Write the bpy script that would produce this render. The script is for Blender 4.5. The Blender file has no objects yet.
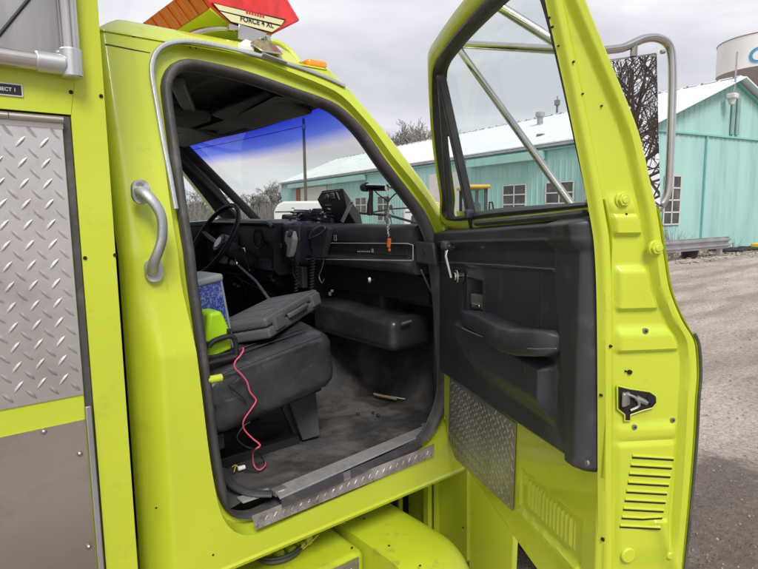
import bpy, bmesh, math, random
from mathutils import Vector as V, Matrix, noise
random.seed(7)
R = math.radians
scn = bpy.context.scene
col = scn.collection
# ------------------------------------------------------------------ camera calibration
FX = 569.0; PX = 379.0; PY = 284.5
U_ = -V(((435-PX)/FX, (4768-PY)/FX, 1)).normalized()
F_ = V(((1090-PX)/FX, (203-PY)/FX, 1)).normalized(); F_ = (F_-F_.dot(U_)*U_).normalized()
L_ = U_.cross(F_)
CAM = V((0, -1.5, 1.6))
def ray(x, y):
    v = V(((x-PX)/FX, (y-PY)/FX, 1)); return V((v.dot(F_), v.dot(L_), v.dot(U_)))
def hit(x, y, p, n):
    r = ray(x, y); n = V(n); return CAM + r*((V(p)-CAM).dot(n)/r.dot(n))
def ax(x, y, v): return hit(x, y, (v,0,0), (1,0,0))
def ay(x, y, v=0): return hit(x, y, (0,v,0), (0,1,0))
def az(x, y, v=0): return hit(x, y, (0,0,v), (0,0,1))
def side(x, y, off=0):                      # the tilted upper / upright lower side of the cab
    p = ay(x, y, off)
    if p.z > 1.5: p = hit(x, y, (0, off, 1.5), (0, 1, -.28))
    return p
cd = bpy.data.cameras.new('camera'); cam = bpy.data.objects.new('camera', cd); col.objects.link(cam)
cd.sensor_width = 36; cd.lens = 36*FX/758; cd.clip_start = .05; cd.clip_end = 3000
m = Matrix.Identity(4)
for i, a in enumerate((F_, L_, U_)):
    m[i][0] = a[0]; m[i][1] = -a[1]; m[i][2] = -a[2]; m[i][3] = CAM[i]
cam.matrix_world = m; scn.camera = cam
hd = V((F_[2], L_[2], 0)).normalized(); rt = V((hd.y, -hd.x, 0))
def bg(lat, dep, z=0): return V((CAM.x, CAM.y, 0)) + rt*lat + hd*dep + V((0,0,z))

# ------------------------------------------------------------------ materials
MAT = {}
def mat(name, c, rough=.5, metal=0., var=.12, vs=3., bump=0., bs=60., dirt=None, da=.0, ds=6., coat=0., spec=.5, stretch=None, dth=(.5,.75)):
    m = bpy.data.materials.new(name); m.use_nodes = True; nt = m.node_tree; b = nt.nodes['Principled BSDF']
    N = nt.nodes.new; Lk = nt.links.new
    tc = N('ShaderNodeTexCoord'); co = tc.outputs['Object']
    if stretch:
        mp = N('ShaderNodeMapping'); mp.inputs['Scale'].default_value = stretch; Lk(co, mp.inputs[0]); co = mp.outputs[0]
    nz = N('ShaderNodeTexNoise'); nz.inputs['Scale'].default_value = vs; nz.inputs['Detail'].default_value = 6; Lk(co, nz.inputs['Vector'])
    rp = N('ShaderNodeValToRGB'); e = rp.color_ramp.elements
    e[0].position = .3; e[1].position = .7
    e[0].color = [max(0,x*(1-var)) for x in c]+[1]; e[1].color = [min(1,x*(1+var)) for x in c]+[1]
    Lk(nz.outputs[0], rp.inputs[0]); out = rp.outputs[0]
    if dirt:
        n2 = N('ShaderNodeTexNoise'); n2.inputs['Scale'].default_value = ds; n2.inputs['Detail'].default_value = 9; n2.inputs['Roughness'].default_value = .65; Lk(co, n2.inputs['Vector'])
        r2 = N('ShaderNodeValToRGB'); r2.color_ramp.elements[0].position = dth[0]; r2.color_ramp.elements[1].position = dth[1]
        r2.color_ramp.elements[1].color = (da,da,da,1); Lk(n2.outputs[0], r2.inputs[0])
        mx = N('ShaderNodeMix'); mx.data_type = 'RGBA'; Lk(r2.outputs[0], mx.inputs[0]); Lk(out, mx.inputs[6]); mx.inputs[7].default_value = (*dirt,1); out = mx.outputs[2]
    Lk(out, b.inputs['Base Color'])
    b.inputs['Metallic'].default_value = metal; b.inputs['Specular IOR Level'].default_value = spec
    b.inputs['Coat Weight'].default_value = coat; b.inputs['Coat Roughness'].default_value = .07
    mr = N('ShaderNodeMapRange'); mr.inputs[3].default_value = max(0,rough-.08); mr.inputs[4].default_value = min(1,rough+.1)
    Lk(nz.outputs[0], mr.inputs[0]); Lk(mr.outputs[0], b.inputs['Roughness'])
    if bump:
        n3 = N('ShaderNodeTexNoise'); n3.inputs['Scale'].default_value = bs; n3.inputs['Detail'].default_value = 5; Lk(co, n3.inputs['Vector'])
        bp = N('ShaderNodeBump'); bp.inputs['Strength'].default_value = bump; bp.inputs['Distance'].default_value = .01
        Lk(n3.outputs[0], bp.inputs['Height']); Lk(bp.outputs[0], b.inputs['Normal'])
    MAT[name] = m; return m
LIME = (.52,.60,.032)
mat('lime', LIME, .34, var=.05, vs=2.5, dirt=(.24,.22,.09), da=.3, ds=13, coat=.6, dth=(.60,.74), bump=.035, bs=7)
mat('lime_dirty', (.49,.57,.022), .42, var=.08, dirt=(.16,.13,.07), da=.75, ds=11, coat=.15, dth=(.55,.75), bump=.03, bs=20)
mat('rubber', (.06,.058,.06), .6, var=.2, vs=8, dirt=(.17,.155,.14), da=.6, ds=14, bump=.15, bs=90)
mat('black_trim', (.045,.046,.052), .48, var=.2, vs=5, dirt=(.14,.13,.12), da=.35, ds=10, bump=.25, bs=260)
mat('door_vinyl', (.036,.039,.046), .45, var=.2, vs=5, dirt=(.14,.135,.13), da=.45, ds=9, bump=.10, bs=420, dth=(.54,.74))
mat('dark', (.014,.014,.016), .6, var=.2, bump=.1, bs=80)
mat('dash', (.045,.046,.052), .42, var=.15, dirt=(.11,.11,.11), da=.35, ds=9, bump=.25, bs=280)
mat('seat_vinyl', (.032,.033,.038), .30, var=.2, vs=5, dirt=(.12,.11,.1), da=.3, ds=6, bump=.3, bs=34)
mat('floor_mat', (.048,.046,.045), .68, var=.4, vs=5, dirt=(.155,.14,.125), da=.75, ds=6, bump=.7, bs=22, dth=(.47,.66))
mat('headliner', (.085,.085,.08), .75, var=.2, bump=.2, bs=120)
mat('grey_trim', (.14,.135,.13), .5, var=.2)
mat('alu', (.55,.55,.56), .34, metal=1, var=.15, vs=12, dirt=(.3,.27,.24), da=.6, ds=18, bump=.1, bs=120)
mat('scuff', (.42,.41,.41), .4, metal=.55, var=.2, vs=12, dirt=(.16,.14,.12), da=.85, ds=16, bump=.2, bs=120, dth=(.42,.68))
mat('tread', (.68,.67,.67), .33, metal=.85, var=.18, vs=2, dirt=(.34,.31,.28), da=.4, ds=12, bump=.06, bs=60)
mat('tread_old', (.42,.40,.39), .42, metal=.75, var=.25, vs=5, dirt=(.14,.11,.09), da=.8, ds=10, bump=.15, bs=60)
mat('steel', (.52,.49,.465), .34, metal=1, var=.08, vs=2.5, dirt=(.24,.205,.18), da=.5, ds=5, bump=.03, bs=18, stretch=(1,1,1.6))
mat('steel_sheet', (.52,.51,.50), .3, metal=1, var=.25, vs=2.2, dirt=(.35,.32,.29), da=.5, ds=3, bump=.08, bs=8, stretch=(3,1,.6))
mat('cast_alu', (.48,.5,.52), .5, metal=.75, var=.12, vs=8, bump=.12, bs=180)
mat('chrome', (.7,.7,.7), .12, metal=1, var=.06, dirt=(.4,.37,.33), da=.3, ds=20)
mat('stainless', (.55,.535,.51), .2, metal=1, var=.15, vs=6, dirt=(.35,.32,.28), da=.4, ds=14)
mat('mirror', (.9,.91,.92), .01, metal=1, var=.0); MAT['mirror'].node_tree.links.remove(MAT['mirror'].node_tree.nodes['Principled BSDF'].inputs['Roughness'].links[0]); MAT['mirror'].node_tree.nodes['Principled BSDF'].inputs['Roughness'].default_value = .0
mat('satin_alu', (.6,.61,.62), .36, metal=.9, var=.06, vs=4)
mat('worn_highlight', (.17,.17,.18), .4)  # pale grey for panel lines: edge wear plus highlight put into the colour
mat('scuff_alu', (.44,.43,.43), .42, metal=.4, var=.2, vs=12, dirt=(.15,.135,.12), da=.8, ds=12, bump=.1, bs=120)
mat('louvre_grey', (.2,.33,.32), .6)
mat('screw', (.4,.38,.36), .35, metal=1)
mat('hole', (.008,.008,.008), .9)
mat('plate_black', (.012,.013,.02), .35, var=.1)
mat('white', (.8,.8,.78), .5, var=.04)
mat('white_dull', (.62,.62,.6), .5, var=.1, dirt=(.3,.28,.25), da=.4)
mat('case', (.09,.096,.097), .55, var=.1, dirt=(.15,.15,.14), da=.4, bump=.25, bs=240)
mat('tool_green', (.42,.72,.01), .4, var=.05, dirt=(.1,.1,.05), da=.4, ds=18)
mat('box_grey', (.24,.26,.29), .5, var=.1)
mat('wire_pink', (.75,.1,.16), .4, var=.05)
mat('wire_black', (.015,.015,.015), .4)
mat('wire_yellow', (.6,.45,.03), .5)
mat('orange', (.75,.14,.03), .35, var=.2, vs=30)
mat('amber', (.85,.3,.02), .25, coat=.5)
mat('red_lens', (.72,.02,.015), .14, var=.25, vs=6, coat=.8, bump=.35, bs=5, stretch=(6,22,3))
mat('orange_lens', (.74,.065,.012), .2, var=.4, vs=5, coat=.6, bump=.35, bs=5, stretch=(3,20,3), dirt=(.35,.03,.01), da=.6, ds=2)
mat('cream', (.72,.70,.42), .5, var=.05)
mat('red_ink', (.6,.03,.02), .5)
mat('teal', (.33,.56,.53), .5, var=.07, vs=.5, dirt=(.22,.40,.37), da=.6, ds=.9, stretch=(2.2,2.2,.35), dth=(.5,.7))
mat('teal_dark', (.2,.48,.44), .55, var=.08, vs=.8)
mat('roof_white', (.74,.78,.78), .5, var=.05, vs=.4, dirt=(.5,.5,.47), da=.35, ds=.9)
mat('off_white', (.6,.58,.52), .6, var=.06)
mat('rust_red', (.3,.07,.05), .7)
mat('galv', (.42,.42,.45), .42, metal=.7, var=.2, vs=2, dirt=(.3,.25,.2), da=.3, ds=3)
mat('tank_white', (.8,.81,.8), .5, var=.05, vs=.3)
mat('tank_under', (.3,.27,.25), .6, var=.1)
mat('tank_blue', (.08,.3,.5), .5)
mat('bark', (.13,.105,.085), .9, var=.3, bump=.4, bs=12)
mat('bark_hazy', (.24,.215,.195), .95, var=.25)  # lighter than the near bark: distance haze is put into the colour
mat('dry_weed', (.2,.15,.09), .9, var=.3)
mat('win_dark', (.05,.055,.06), .25, var=.5, vs=2.5, dirt=(.22,.17,.13), da=.8, ds=1.7)
mat('tyre', (.045,.043,.042), .8, var=.3, bump=.3, bs=40, dirt=(.14,.12,.1), da=.8, ds=8)
mat('yellow', (.75,.5,.03), .5, var=.1)
mat('machine_yellow', (.6,.36,.03), .5, var=.15, dirt=(.12,.09,.05), da=.6, ds=3)
mat('wood_pole', (.12,.1,.085), .9, var=.2)
mat('pencil', (.5,.38,.2), .6)
mat('paint_white', (.72,.72,.7), .3, var=.04, vs=1, coat=.3)
mat('decal', (.6,.6,.6), .5)
def glass(name, tint=(.93,.97,.96), gloss=.1, dust=.04, band=False):
    m = bpy.data.materials.new(name); m.use_nodes = True; nt = m.node_tree; nt.nodes.clear(); N = nt.nodes.new; Lk = nt.links.new
    o = N('ShaderNodeOutputMaterial'); t = N('ShaderNodeBsdfTransparent'); g = N('ShaderNodeBsdfGlossy'); d = N('ShaderNodeBsdfDiffuse')
    g.inputs['Roughness'].default_value = .02; d.inputs[0].default_value = (.6,.62,.6,1)
    t.inputs[0].default_value = (*tint,1)
    tc = N('ShaderNodeTexCoord')
    if band:
        sp = N('ShaderNodeSeparateXYZ'); Lk(tc.outputs['Object'], sp.inputs[0])
        mr = N('ShaderNodeMapRange'); mr.inputs[1].default_value = 1.82; mr.inputs[2].default_value = 1.99; Lk(sp.outputs['Z'], mr.inputs[0])
        r = N('ShaderNodeValToRGB'); e = r.color_ramp.elements
        e[0].position = 0; e[0].color = (*tint,1); e[1].position = 1; e[1].color = (.035,.07,.80,1)
        for p, c in ((.20,(.93,.96,.93)),(.34,(.97,.93,.94)),(.46,(.62,.64,.98)),(.62,(.16,.25,.92))):
            q = e.new(p); q.color = (*c,1)
        Lk(mr.outputs[0], r.inputs[0]); Lk(r.outputs[0], t.inputs[0])
    fr = N('ShaderNodeFresnel'); fr.inputs[0].default_value = 1.45
    mu = N('ShaderNodeMath'); mu.operation = 'MULTIPLY'; mu.inputs[1].default_value = gloss*10; mu.use_clamp = True; Lk(fr.outputs[0], mu.inputs[0])
    mx = N('ShaderNodeMixShader'); Lk(mu.outputs[0], mx.inputs[0]); Lk(t.outputs[0], mx.inputs[1]); Lk(g.outputs[0], mx.inputs[2])
    nz = N('ShaderNodeTexNoise'); nz.inputs['Scale'].default_value = 5; nz.inputs['Detail'].default_value = 8; Lk(tc.outputs['Object'], nz.inputs['Vector'])
    r3 = N('ShaderNodeMapRange'); r3.inputs[1].default_value = .4; r3.inputs[2].default_value = .8; r3.inputs[3].default_value = dust*.4; r3.inputs[4].default_value = dust*2; Lk(nz.outputs[0], r3.inputs[0])
    m2 = N('ShaderNodeMixShader'); Lk(r3.outputs[0], m2.inputs[0]); Lk(mx.outputs[0], m2.inputs[1]); Lk(d.outputs[0], m2.inputs[2]); Lk(m2.outputs[0], o.inputs[0])
    MAT[name] = m; return m
glass('windshield_glass', (.93,1.0,.97), .018, .03, band=True)
glass('door_glass', (.93,1.0,.98), .045, .035)
glass('far_glass', (.6,.75,.72), .1, .05)
def speckle():
    m = bpy.data.materials.new('speckled_blue'); m.use_nodes = True; nt = m.node_tree; b = nt.nodes['Principled BSDF']; N = nt.nodes.new; Lk = nt.links.new
    tc = N('ShaderNodeTexCoord'); v = N('ShaderNodeTexNoise'); v.inputs['Scale'].default_value = 150; v.inputs['Detail'].default_value = 3; Lk(tc.outputs['Object'], v.inputs['Vector'])
    w = N('ShaderNodeTexNoise'); w.inputs['Scale'].default_value = 14; Lk(tc.outputs['Object'], w.inputs['Vector'])
    r = N('ShaderNodeValToRGB'); e = r.color_ramp.elements; e[0].position = .50; e[0].color = (.025,.055,.28,1); e[1].position = .80; e[1].color = (.30,.30,.50,1)
    ad = N('ShaderNodeMath'); ad.operation = 'MULTIPLY_ADD'; ad.inputs[1].default_value = .35; ad.inputs[2].default_value = -.17; Lk(w.outputs[0], ad.inputs[0])
    a2 = N('ShaderNodeMath'); Lk(v.outputs[0], a2.inputs[0]); Lk(ad.outputs[0], a2.inputs[1]); Lk(a2.outputs[0], r.inputs[0]); Lk(r.outputs[0], b.inputs['Base Color'])
    b.inputs['Roughness'].default_value = .35; MAT['speckled_blue'] = m
speckle()

# ------------------------------------------------------------------ mesh helpers
def tag(o, label=None, cat=None, group=None, kind=None):
    for k, v in (('label',label),('category',cat),('group',group),('kind',kind)):
        if v: o[k] = v
    return o
def empty(name, loc=(0,0,0), rz=0):
    o = bpy.data.objects.new(name, None); o.location = loc; o.rotation_euler = (0,0,rz); o.empty_display_size = .1; col.objects.link(o)
    WM[o.name] = Matrix.Translation(V(loc)) @ Matrix.Rotation(rz,4,'Z'); return o
WM = {}
class MB:
    def __init__(s): s.v = []; s.f = []; s.pc = []
    def add(s, vs, fs):
        k = len(s.v); s.pc.append((k, len(s.f))); s.v += [V(p) for p in vs]; s.f += [[i+k for i in f] for f in fs]; return s
    def quad(s, *p): return s.add(p, [list(range(len(p)))])
    def box(s, c, d, M=None):
        c = V(c); h = V(d)/2
        vs = [V((sx*h.x, sy*h.y, sz*h.z)) for sx in (-1,1) for sy in (-1,1) for sz in (-1,1)]
        if M is not None: vs = [M @ p for p in vs]
        return s.add([c+p for p in vs], [[0,1,3,2],[4,6,7,5],[0,4,5,1],[2,3,7,6],[0,2,6,4],[1,5,7,3]])
    def bar(s, a, b, w, h, up=(0,0,1)):
        a = V(a); b = V(b); d = (b-a); z = d.normalized(); x = z.cross(V(up));
        if x.length < 1e-4: x = V((1,0,0))
        x.normalize(); y = x.cross(z)
        M = Matrix((x,y,z)).transposed(); return s.box((a+b)/2, (w,h,d.length), M)
    def grid(s, fn, nu, nv, closeu=False, closev=False):
        vs = [fn(i/(nu if closeu else nu-1), j/(nv if closev else nv-1)) for i in range(nu) for j in range(nv)]
        fs = []
        for i in range(nu if closeu else nu-1):
            for j in range(nv if closev else nv-1):
                i2 = (i+1) % nu; j2 = (j+1) % nv
                fs.append([i*nv+j, i2*nv+j, i2*nv+j2, i*nv+j2])
        return s.add(vs, fs)
    def rings(s, rs, close=True, caps=False):
        n = len(rs[0]); k = len(rs); vs = [p for r in rs for p in r]; fs = []
        for i in range(k-1):
            for j in range(n if close else n-1):
                j2 = (j+1) % n; fs.append([i*n+j, i*n+j2, (i+1)*n+j2, (i+1)*n+j])
        if caps: fs.append(list(range(n))); fs.append([(k-1)*n+j for j in range(n)][::-1])
        return s.add(vs, fs)
    def tube(s, path, r, n=8, caps=True, flat=None):
        path = [V(p) for p in path]; rs = []
        rr = r if isinstance(r,(list,tuple)) else [r]*len(path)
        t = (path[1]-path[0]).normalized(); u = t.cross(V((0,0,1)))
        if u.length < .05: u = t.cross(V((0,1,0)))
        u.normalize()
        for i, p in enumerate(path):
            if i == 0: t = path[1]-path[0]
            elif i == len(path)-1: t = path[-1]-path[-2]
            else: t = (path[i+1]-p).normalized()+(p-path[i-1]).normalized()
            t.normalize(); u = (u - t*u.dot(t)).normalized(); w = t.cross(u)
            q = flat or 1
            rs.append([p + (u*math.cos(a) + w*math.sin(a)*q)*rr[i] for a in [2*math.pi*k/n for k in range(n)]])
        return s.rings(rs, True, caps)
    def cyl(s, a, b, r, n=16, r2=None): return s.tube([a,b], [r, r if r2 is None else r2], n)
    def prism(s, pts, ext):
        n = len(pts); pts = [V(p) for p in pts]; e = V(ext)
        return s.add(pts+[p+e for p in pts], [list(range(n))[::-1], [n+i for i in range(n)]] + [[i,(i+1)%n,n+(i+1)%n,n+i] for i in range(n)])
    def rbox(s, c, d, r, M=None, seg=5, fn=None):
        h = V(d)/2; bm = bmesh.new(); bmesh.ops.create_cube(bm, size=2)
        bmesh.ops.subdivide_edges(bm, edges=bm.edges[:], cuts=seg*2+1, use_grid_fill=True)
        vs = []
        for v in bm.verts:
            q = [0]*3
            for i in range(3):
                t = v.co[i]; hi = h[i]; ri = min(r, hi)
                # put half of the samples in the rounded border
                at_ = abs(t); q[i] = math.copysign((at_/.5)*(hi-ri) if at_ < .5 else (hi-ri)+(at_-.5)/.5*ri, t)
            p = V(q); inn = V([max(-(h[i]-min(r,h[i])), min(h[i]-min(r,h[i]), p[i])) for i in range(3)])
            e = p-inn
            if e.length > 1e-9:
                mx = max(abs(x) for x in e); e = e.normalized()*mx
            p = inn+e
            if fn: p = fn(p)
            if M is not None: p = M @ p
            vs.append(V(c)+p)
        fs = [[v.index for v in f.verts] for f in bm.faces]; bm.free(); return s.add(vs, fs)
    def each(s, name, mt, parent=None, per=1, **k):
        pc = s.pc+[(len(s.v), len(s.f))]; out = []
        for i in range(0, len(s.pc), per):
            a, e = pc[i], pc[min(i+per, len(s.pc))]; b = MB(); b.v = s.v[a[0]:e[0]]; b.f = [[q-a[0] for q in f] for f in s.f[a[1]:e[1]]]
            out.append(b.build(name, mt, parent, **k))
        return out
    def build(s, name, mt, parent=None, ang=35, bevel=0, seg=2, solid=0):
        me = bpy.data.meshes.new(name)
        W = WM.get(parent.name) if parent is not None else None
        P = parent
        while P is not None and P.name not in WM: P = P.parent
        vs = s.v
        if P is not None:
            inv = WM[P.name].inverted(); vs = [inv @ p for p in vs]
        me.from_pydata([tuple(p) for p in vs], [], s.f)
        bm = bmesh.new(); bm.from_mesh(me); bmesh.ops.remove_doubles(bm, verts=bm.verts[:], dist=1e-5)
        bmesh.ops.recalc_face_normals(bm, faces=bm.faces[:]); bm.to_mesh(me); bm.free()
        me.materials.append(MAT[mt])
        if ang: 
            me.polygons.foreach_set('use_smooth', [True]*len(me.polygons)); me.set_sharp_from_angle(angle=R(ang))
        o = bpy.data.objects.new(name, me); col.objects.link(o)
        if parent is not None: o.parent = parent
        if solid:
            md = o.modifiers.new('s','SOLIDIFY'); md.thickness = solid; md.offset = 0
        if bevel:
            md = o.modifiers.new('b','BEVEL'); md.width = bevel; md.segments = seg; md.limit_method = 'ANGLE'; md.angle_limit = R(40)
        return o
def text(body, name, mt, origin, xdir, ydir, height, parent, depth=.0008, align='LEFT', sx=1.0):
    cu = bpy.data.curves.new(name, 'FONT'); cu.body = body; cu.size = 1; cu.align_x = align; cu.extrude = .0; cu.offset = .018
    o = bpy.data.objects.new(name, cu); col.objects.link(o); bpy.context.view_layer.update()
    me = bpy.data.meshes.new_from_object(o.evaluated_get(bpy.context.evaluated_depsgraph_get()))
    bpy.data.objects.remove(o); x = V(xdir).normalized(); y = V(ydir); y = (y-x*y.dot(x)).normalized(); n = x.cross(y)
    k = height/.72
    b = MB(); b.add([V(origin)+x*(v.co.x*k*sx)+y*(v.co.y*k)+n*depth for v in me.vertices], [list(p.vertices) for p in me.polygons])
    return b.build(name, mt, parent, ang=0)
def catmull(P, n, closed=False):
    P = [V(p) for p in P]; out = []; m = len(P)
    for i in range(m if closed else m-1):
        g = (lambda k: P[k % m]) if closed else (lambda k: P[max(0,min(m-1,k))])
        a,b,c,d = g(i-1),g(i),g(i+1),g(i+2)
        for k in range(n):
            t = k/n; out.append(.5*((2*b)+(c-a)*t+(2*a-5*b+4*c-d)*t*t+(3*b-a-3*c+d)*t**3))
    if not closed: out.append(P[-1])
    return out
def resample(P, n):
    P = P+[P[0]]; L = [0]
    for i in range(1,len(P)): L.append(L[-1]+(P[i]-P[i-1]).length)
    out = []; j = 0
    for k in range(n):
        t = L[-1]*k/n
        while L[j+1] < t: j += 1
        out.append(P[j].lerp(P[j+1], (t-L[j])/(L[j+1]-L[j]+1e-12)))
    return out
def offs(P, d):                                # closed 2D loop (V with x,z in .x,.y) grown outward by d
    n = len(P); out = []
    A = sum(P[i].x*P[(i+1)%n].y-P[(i+1)%n].x*P[i].y for i in range(n)); s = 1 if A > 0 else -1
    for i in range(n):
        t = (P[(i+1)%n]-P[i-1]); t.normalize(); out.append(P[i]+V((t.y,-t.x))*d*s)
    return out
def sm(a, b, x):
    t = max(0, min(1, (x-a)/(b-a))); return t*t*(3-2*t)
def treads(b, mapf, w, h, inside, pitch=.033, L=.026, W=.0055, H=.0022):
    """raised lozenges of tread plate over a w x h patch; mapf(u,v,k) -> world"""
    ni = int(w/pitch*1)+2; nj = int(h/pitch)+2
    for i in range(-1, ni*2):
        for j in range(-1, nj*2):
            cu = i*pitch*.5*1.0; cv = j*pitch*.5
            if (i+j) % 2: continue
            a = R(50) if (i % 2 == 0) else R(-50)
            if not inside(cu, cv): continue
            d = V((math.cos(a), math.sin(a))); p = V((-d.y, d.x)); c = V((cu, cv))
            q = [c-d*L/2, c-d*L*.22+p*W/2, c+d*L*.22+p*W/2, c+d*L/2, c+d*L*.22-p*W/2, c-d*L*.22-p*W/2]
            top = [c-d*L*.32, c+d*L*.32]
            vs = [mapf(x.x, x.y, 0) for x in q]+[mapf(x.x, x.y, H) for x in top]
            b.add(vs, [[0,1,6],[1,2,7,6],[2,3,7],[3,4,7],[4,5,6,7],[5,0,6]])
    return b
# ================================================================== THE TRUCK
truck = empty('rescue_truck', (0.4, .97, 0))
tag(truck, 'lime yellow rescue truck with its passenger door swung open', 'truck')
W = 1.94                                        # cab width, passenger side y=0, driver side y=W
def tum(z): return .28*max(0, z-1.5)
CB = .040
def crease(z): return -CB*(1-max(0,min(1,(z-1.238)/.17)))
def S3(x, z, off=0): return V((x, tum(z)+off, z))
# ---- the door opening, traced on the tumbled side plane
px_open = [(165,85),(168,73),(173,65),(182,60),(192,59),(205,61),(225,65),(245,70),(272,79),(300,89),(320,96),(341,106),(365,129),(389,163),(412,193),(428,216),
  (440,250),(446,300),(449,350),(450,385),(447,405),(440,424),(427,441),(405,452),(350,477),(300,498),(260,517),(246,520),(236,518),(229,512),(223,500),(218,478),(212,440),
  (206,390),(199,335),(190,270),(182,215),(174,155),(168,112)]
op = []
for p in px_open:
    q = side(*p); op.append(V((q.x, q.z)))
op = resample(catmull(op, 6, True), 160)
def L3(loop, off): return [S3(p.x, p.y, off) for p in loop]
def land(p):                                    # width of the recessed landing round the seal
    return .018 + .020*sm(1.9, 2.03, p.y) + .012*sm(1.2, 1.45, p.x)*(1 if p.y < 2 else 1)
def offv(P, f):
    n = len(P); out = []; A = sum(P[i].x*P[(i+1)%n].y-P[(i+1)%n].x*P[i].y for i in range(n)); s = 1 if A > 0 else -1
    for i in range(n):
        t = (P[(i+1)%n]-P[i-1]).normalized(); out.append(P[i]+V((t.y,-t.x))*f(P[i])*s)
    return out
E1 = offv(op, land); E2 = offv(op, lambda p: land(p)+.010)
cabm = MB()
BX0, BX1, BZ1 = .497, 1.60, 2.085
def outer(p):
    """point of the outer boundary that belongs to opening point p"""
    c = V((1.02, 1.40)); d = (p-c)
    # front boundary follows the A pillar
    front = [(1.60,.60),(1.60,1.50),(1.47,1.70),(1.33,1.88),(1.20,2.02),(1.12,BZ1)]
    poly = [V((BX0,.60))]+[V(a) for a in front]+[V((BX0,BZ1))]
    best = None
    for i in range(len(poly)):
        a = poly[i]; b = poly[(i+1)%len(poly)]; e = b-a
        den = d.x*e.y-d.y*e.x
        if abs(den) < 1e-9: continue
        t = ((a.x-c.x)*e.y-(a.y-c.y)*e.x)/den; u = ((a.x-c.x)*d.y-(a.y-c.y)*d.x)/den
        if t > 0 and -1e-6 <= u <= 1+1e-6: best = c+d*t
    return best
Bp = [outer(p) for p in op]
def L4(lp, off): return [S3(p.x, p.y, off+crease(p.y)) for p in lp]
rg = [L3(op, .030), L3(E1, .026), L4(E2, -.002)]
for k in (.25,.5,.75,1): rg.append([S3(a.x+(b.x-a.x)*k, a.y+(b.y-a.y)*k, -.002*(1-k)+crease(a.y+(b.y-a.y)*k)) for a,b in zip(E2,Bp)])
cabm.rings(rg)
# rear strip of the cab side with the body crease, rolling round the rear corner
def strip(u, v):
    z = .60+v*(BZ1-.60); w = 1-sm(.35, 1.0, u)
    x = .392+(BX0-.392)*u
    r = .045; c = 0
    if x < .392+r: c = r-math.sqrt(max(0, r*r-(.392+r-x)**2))
    return S3(x, z, crease(z)*sm(.412,.466,x)+c)
cabm.grid(strip, 26, 110)
# rear wall of the cab
cabm.quad((.392,.05,.6),(.392,W-.05,.6),(.392,W-.2,2.05),(.392,.2,2.05))
# sill: lower lip, returned under the cab
def sillprof(x):
    return [V((x,-CB*sm(.412,.466,x),.60)),V((x,-(CB+.004)*sm(.412,.466,x),.592)),V((x,-(CB-.002)*sm(.412,.466,x),.58)),V((x,.03,.575)),V((x,.05,.60)),V((x,.30,.62))]
cabm.rings([sillprof(.392+(1.60-.392)*i/32) for i in range(33)], close=False)
sb = MB()   # A pillar front return and cowl side
apx = [(1.60,1.30),(1.60,1.50),(1.47,1.70),(1.33,1.88),(1.20,2.02),(1.12,2.085)]
sb.rings([[S3(x,z,0) for x,z in apx],[S3(x+.02,z+.012,.02) for x,z in apx],[S3(x+.012,z+.010,.07) for x,z in apx],[S3(x-.03,z-.01,.075) for x,z in apx]], close=False)
cab = MB(); cab.v = cabm.v+sb.v; cab.f = cabm.f+[[i+len(cabm.v) for i in f] for f in sb.f]
# driver side: lower wall, window surround (mirrored), inner reveal
drw = catmull([V(a) for a in [(.66,1.57),(.64,1.72),(.66,1.92),(.74,1.97),(1.0,1.965),(1.12,1.94),(1.28,1.78),(1.42,1.62),(1.44,1.57),(1.05,1.55)]], 6, True)
drw = resample(drw, 80)
def S3d(x, z, off=0): return V((x, W-tum(z)-off, z))
drB = []
poly = [V((.392,1.45)),V((1.60,1.45)),V((1.58,1.53)),V((1.33,1.88)),V((1.12,2.085)),V((.392,2.085))]
for p in drw:
    c = V((1.0,1.76)); d = p-c; best = p
    for i in range(len(poly)):
        a = poly[i]; e = poly[(i+1)%len(poly)]-a; den = d.x*e.y-d.y*e.x
        if abs(den) < 1e-9: continue
        t = ((a.x-c.x)*e.y-(a.y-c.y)*e.x)/den; u = ((a.x-c.x)*d.y-(a.y-c.y)*d.x)/den
        if t > 0 and -1e-6 <= u <= 1+1e-6: best = c+d*t
    drB.append(best)
cab.rings([[S3d(p.x,p.y,.05) for p in offs(drw,.02)],[S3d(p.x,p.y,.05) for p in drw],[S3d(p.x,p.y,0) for p in drw],[S3d(p.x,p.y,0) for p in drB]])
cab.quad((.392,W,.6),(1.6,W,.6),(1.6,W,1.45),(.392,W,1.45))
cabo = cab.build('cab_body', 'lime', truck, ang=32)
# ---- roof
def roofp(u, v):
    x0 = .392; xe = 1.12
    y = .158+(W-.316)*v
    e = min(v,1-v)*(W-.33); crown = .055*math.sin(math.pi*v)+.055*sm(0,.09,e)
    x = x0+(xe+.05*math.sin(math.pi*v)-x0)*u
    rear = -.05*(1-sm(0,.14,u)); fr = -.05*sm(.84,1,u)
    return V((x, y, 2.079+crown+ (rear+fr)*sm(-.0,.06,e)))
MB().grid(roofp, 34, 60).build('cab_roof', 'lime', truck, ang=50)
rs = MB(); rs.tube([side(*p)+V((0,-.001,0)) for p in [(105,44),(120,47),(135,50),(150,53)]], .0016, 5); rs.build('roof_seam', 'rubber', cabo)
# ---- drip rail: grey metal moulding
rail = catmull([side(*p, -.006) for p in [(176,209),(170,175),(163,140),(157,105),(152,75),(153,60),(159,49),(170,43),(186,41),(205,43),(230,48),(250,53),(280,61),(310,71),(330,79),(345,86)]], 6)
MB().tube(rail, .0072, 8, flat=.7).build('drip_rail', 'cast_alu', truck)
rj = MB(); rj.tube([side(*p, -.014) for p in [(262,54),(275,59),(286,63)]], .0095, 6, flat=.6); rj.build('rail_joint', 'galv', truck)
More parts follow.
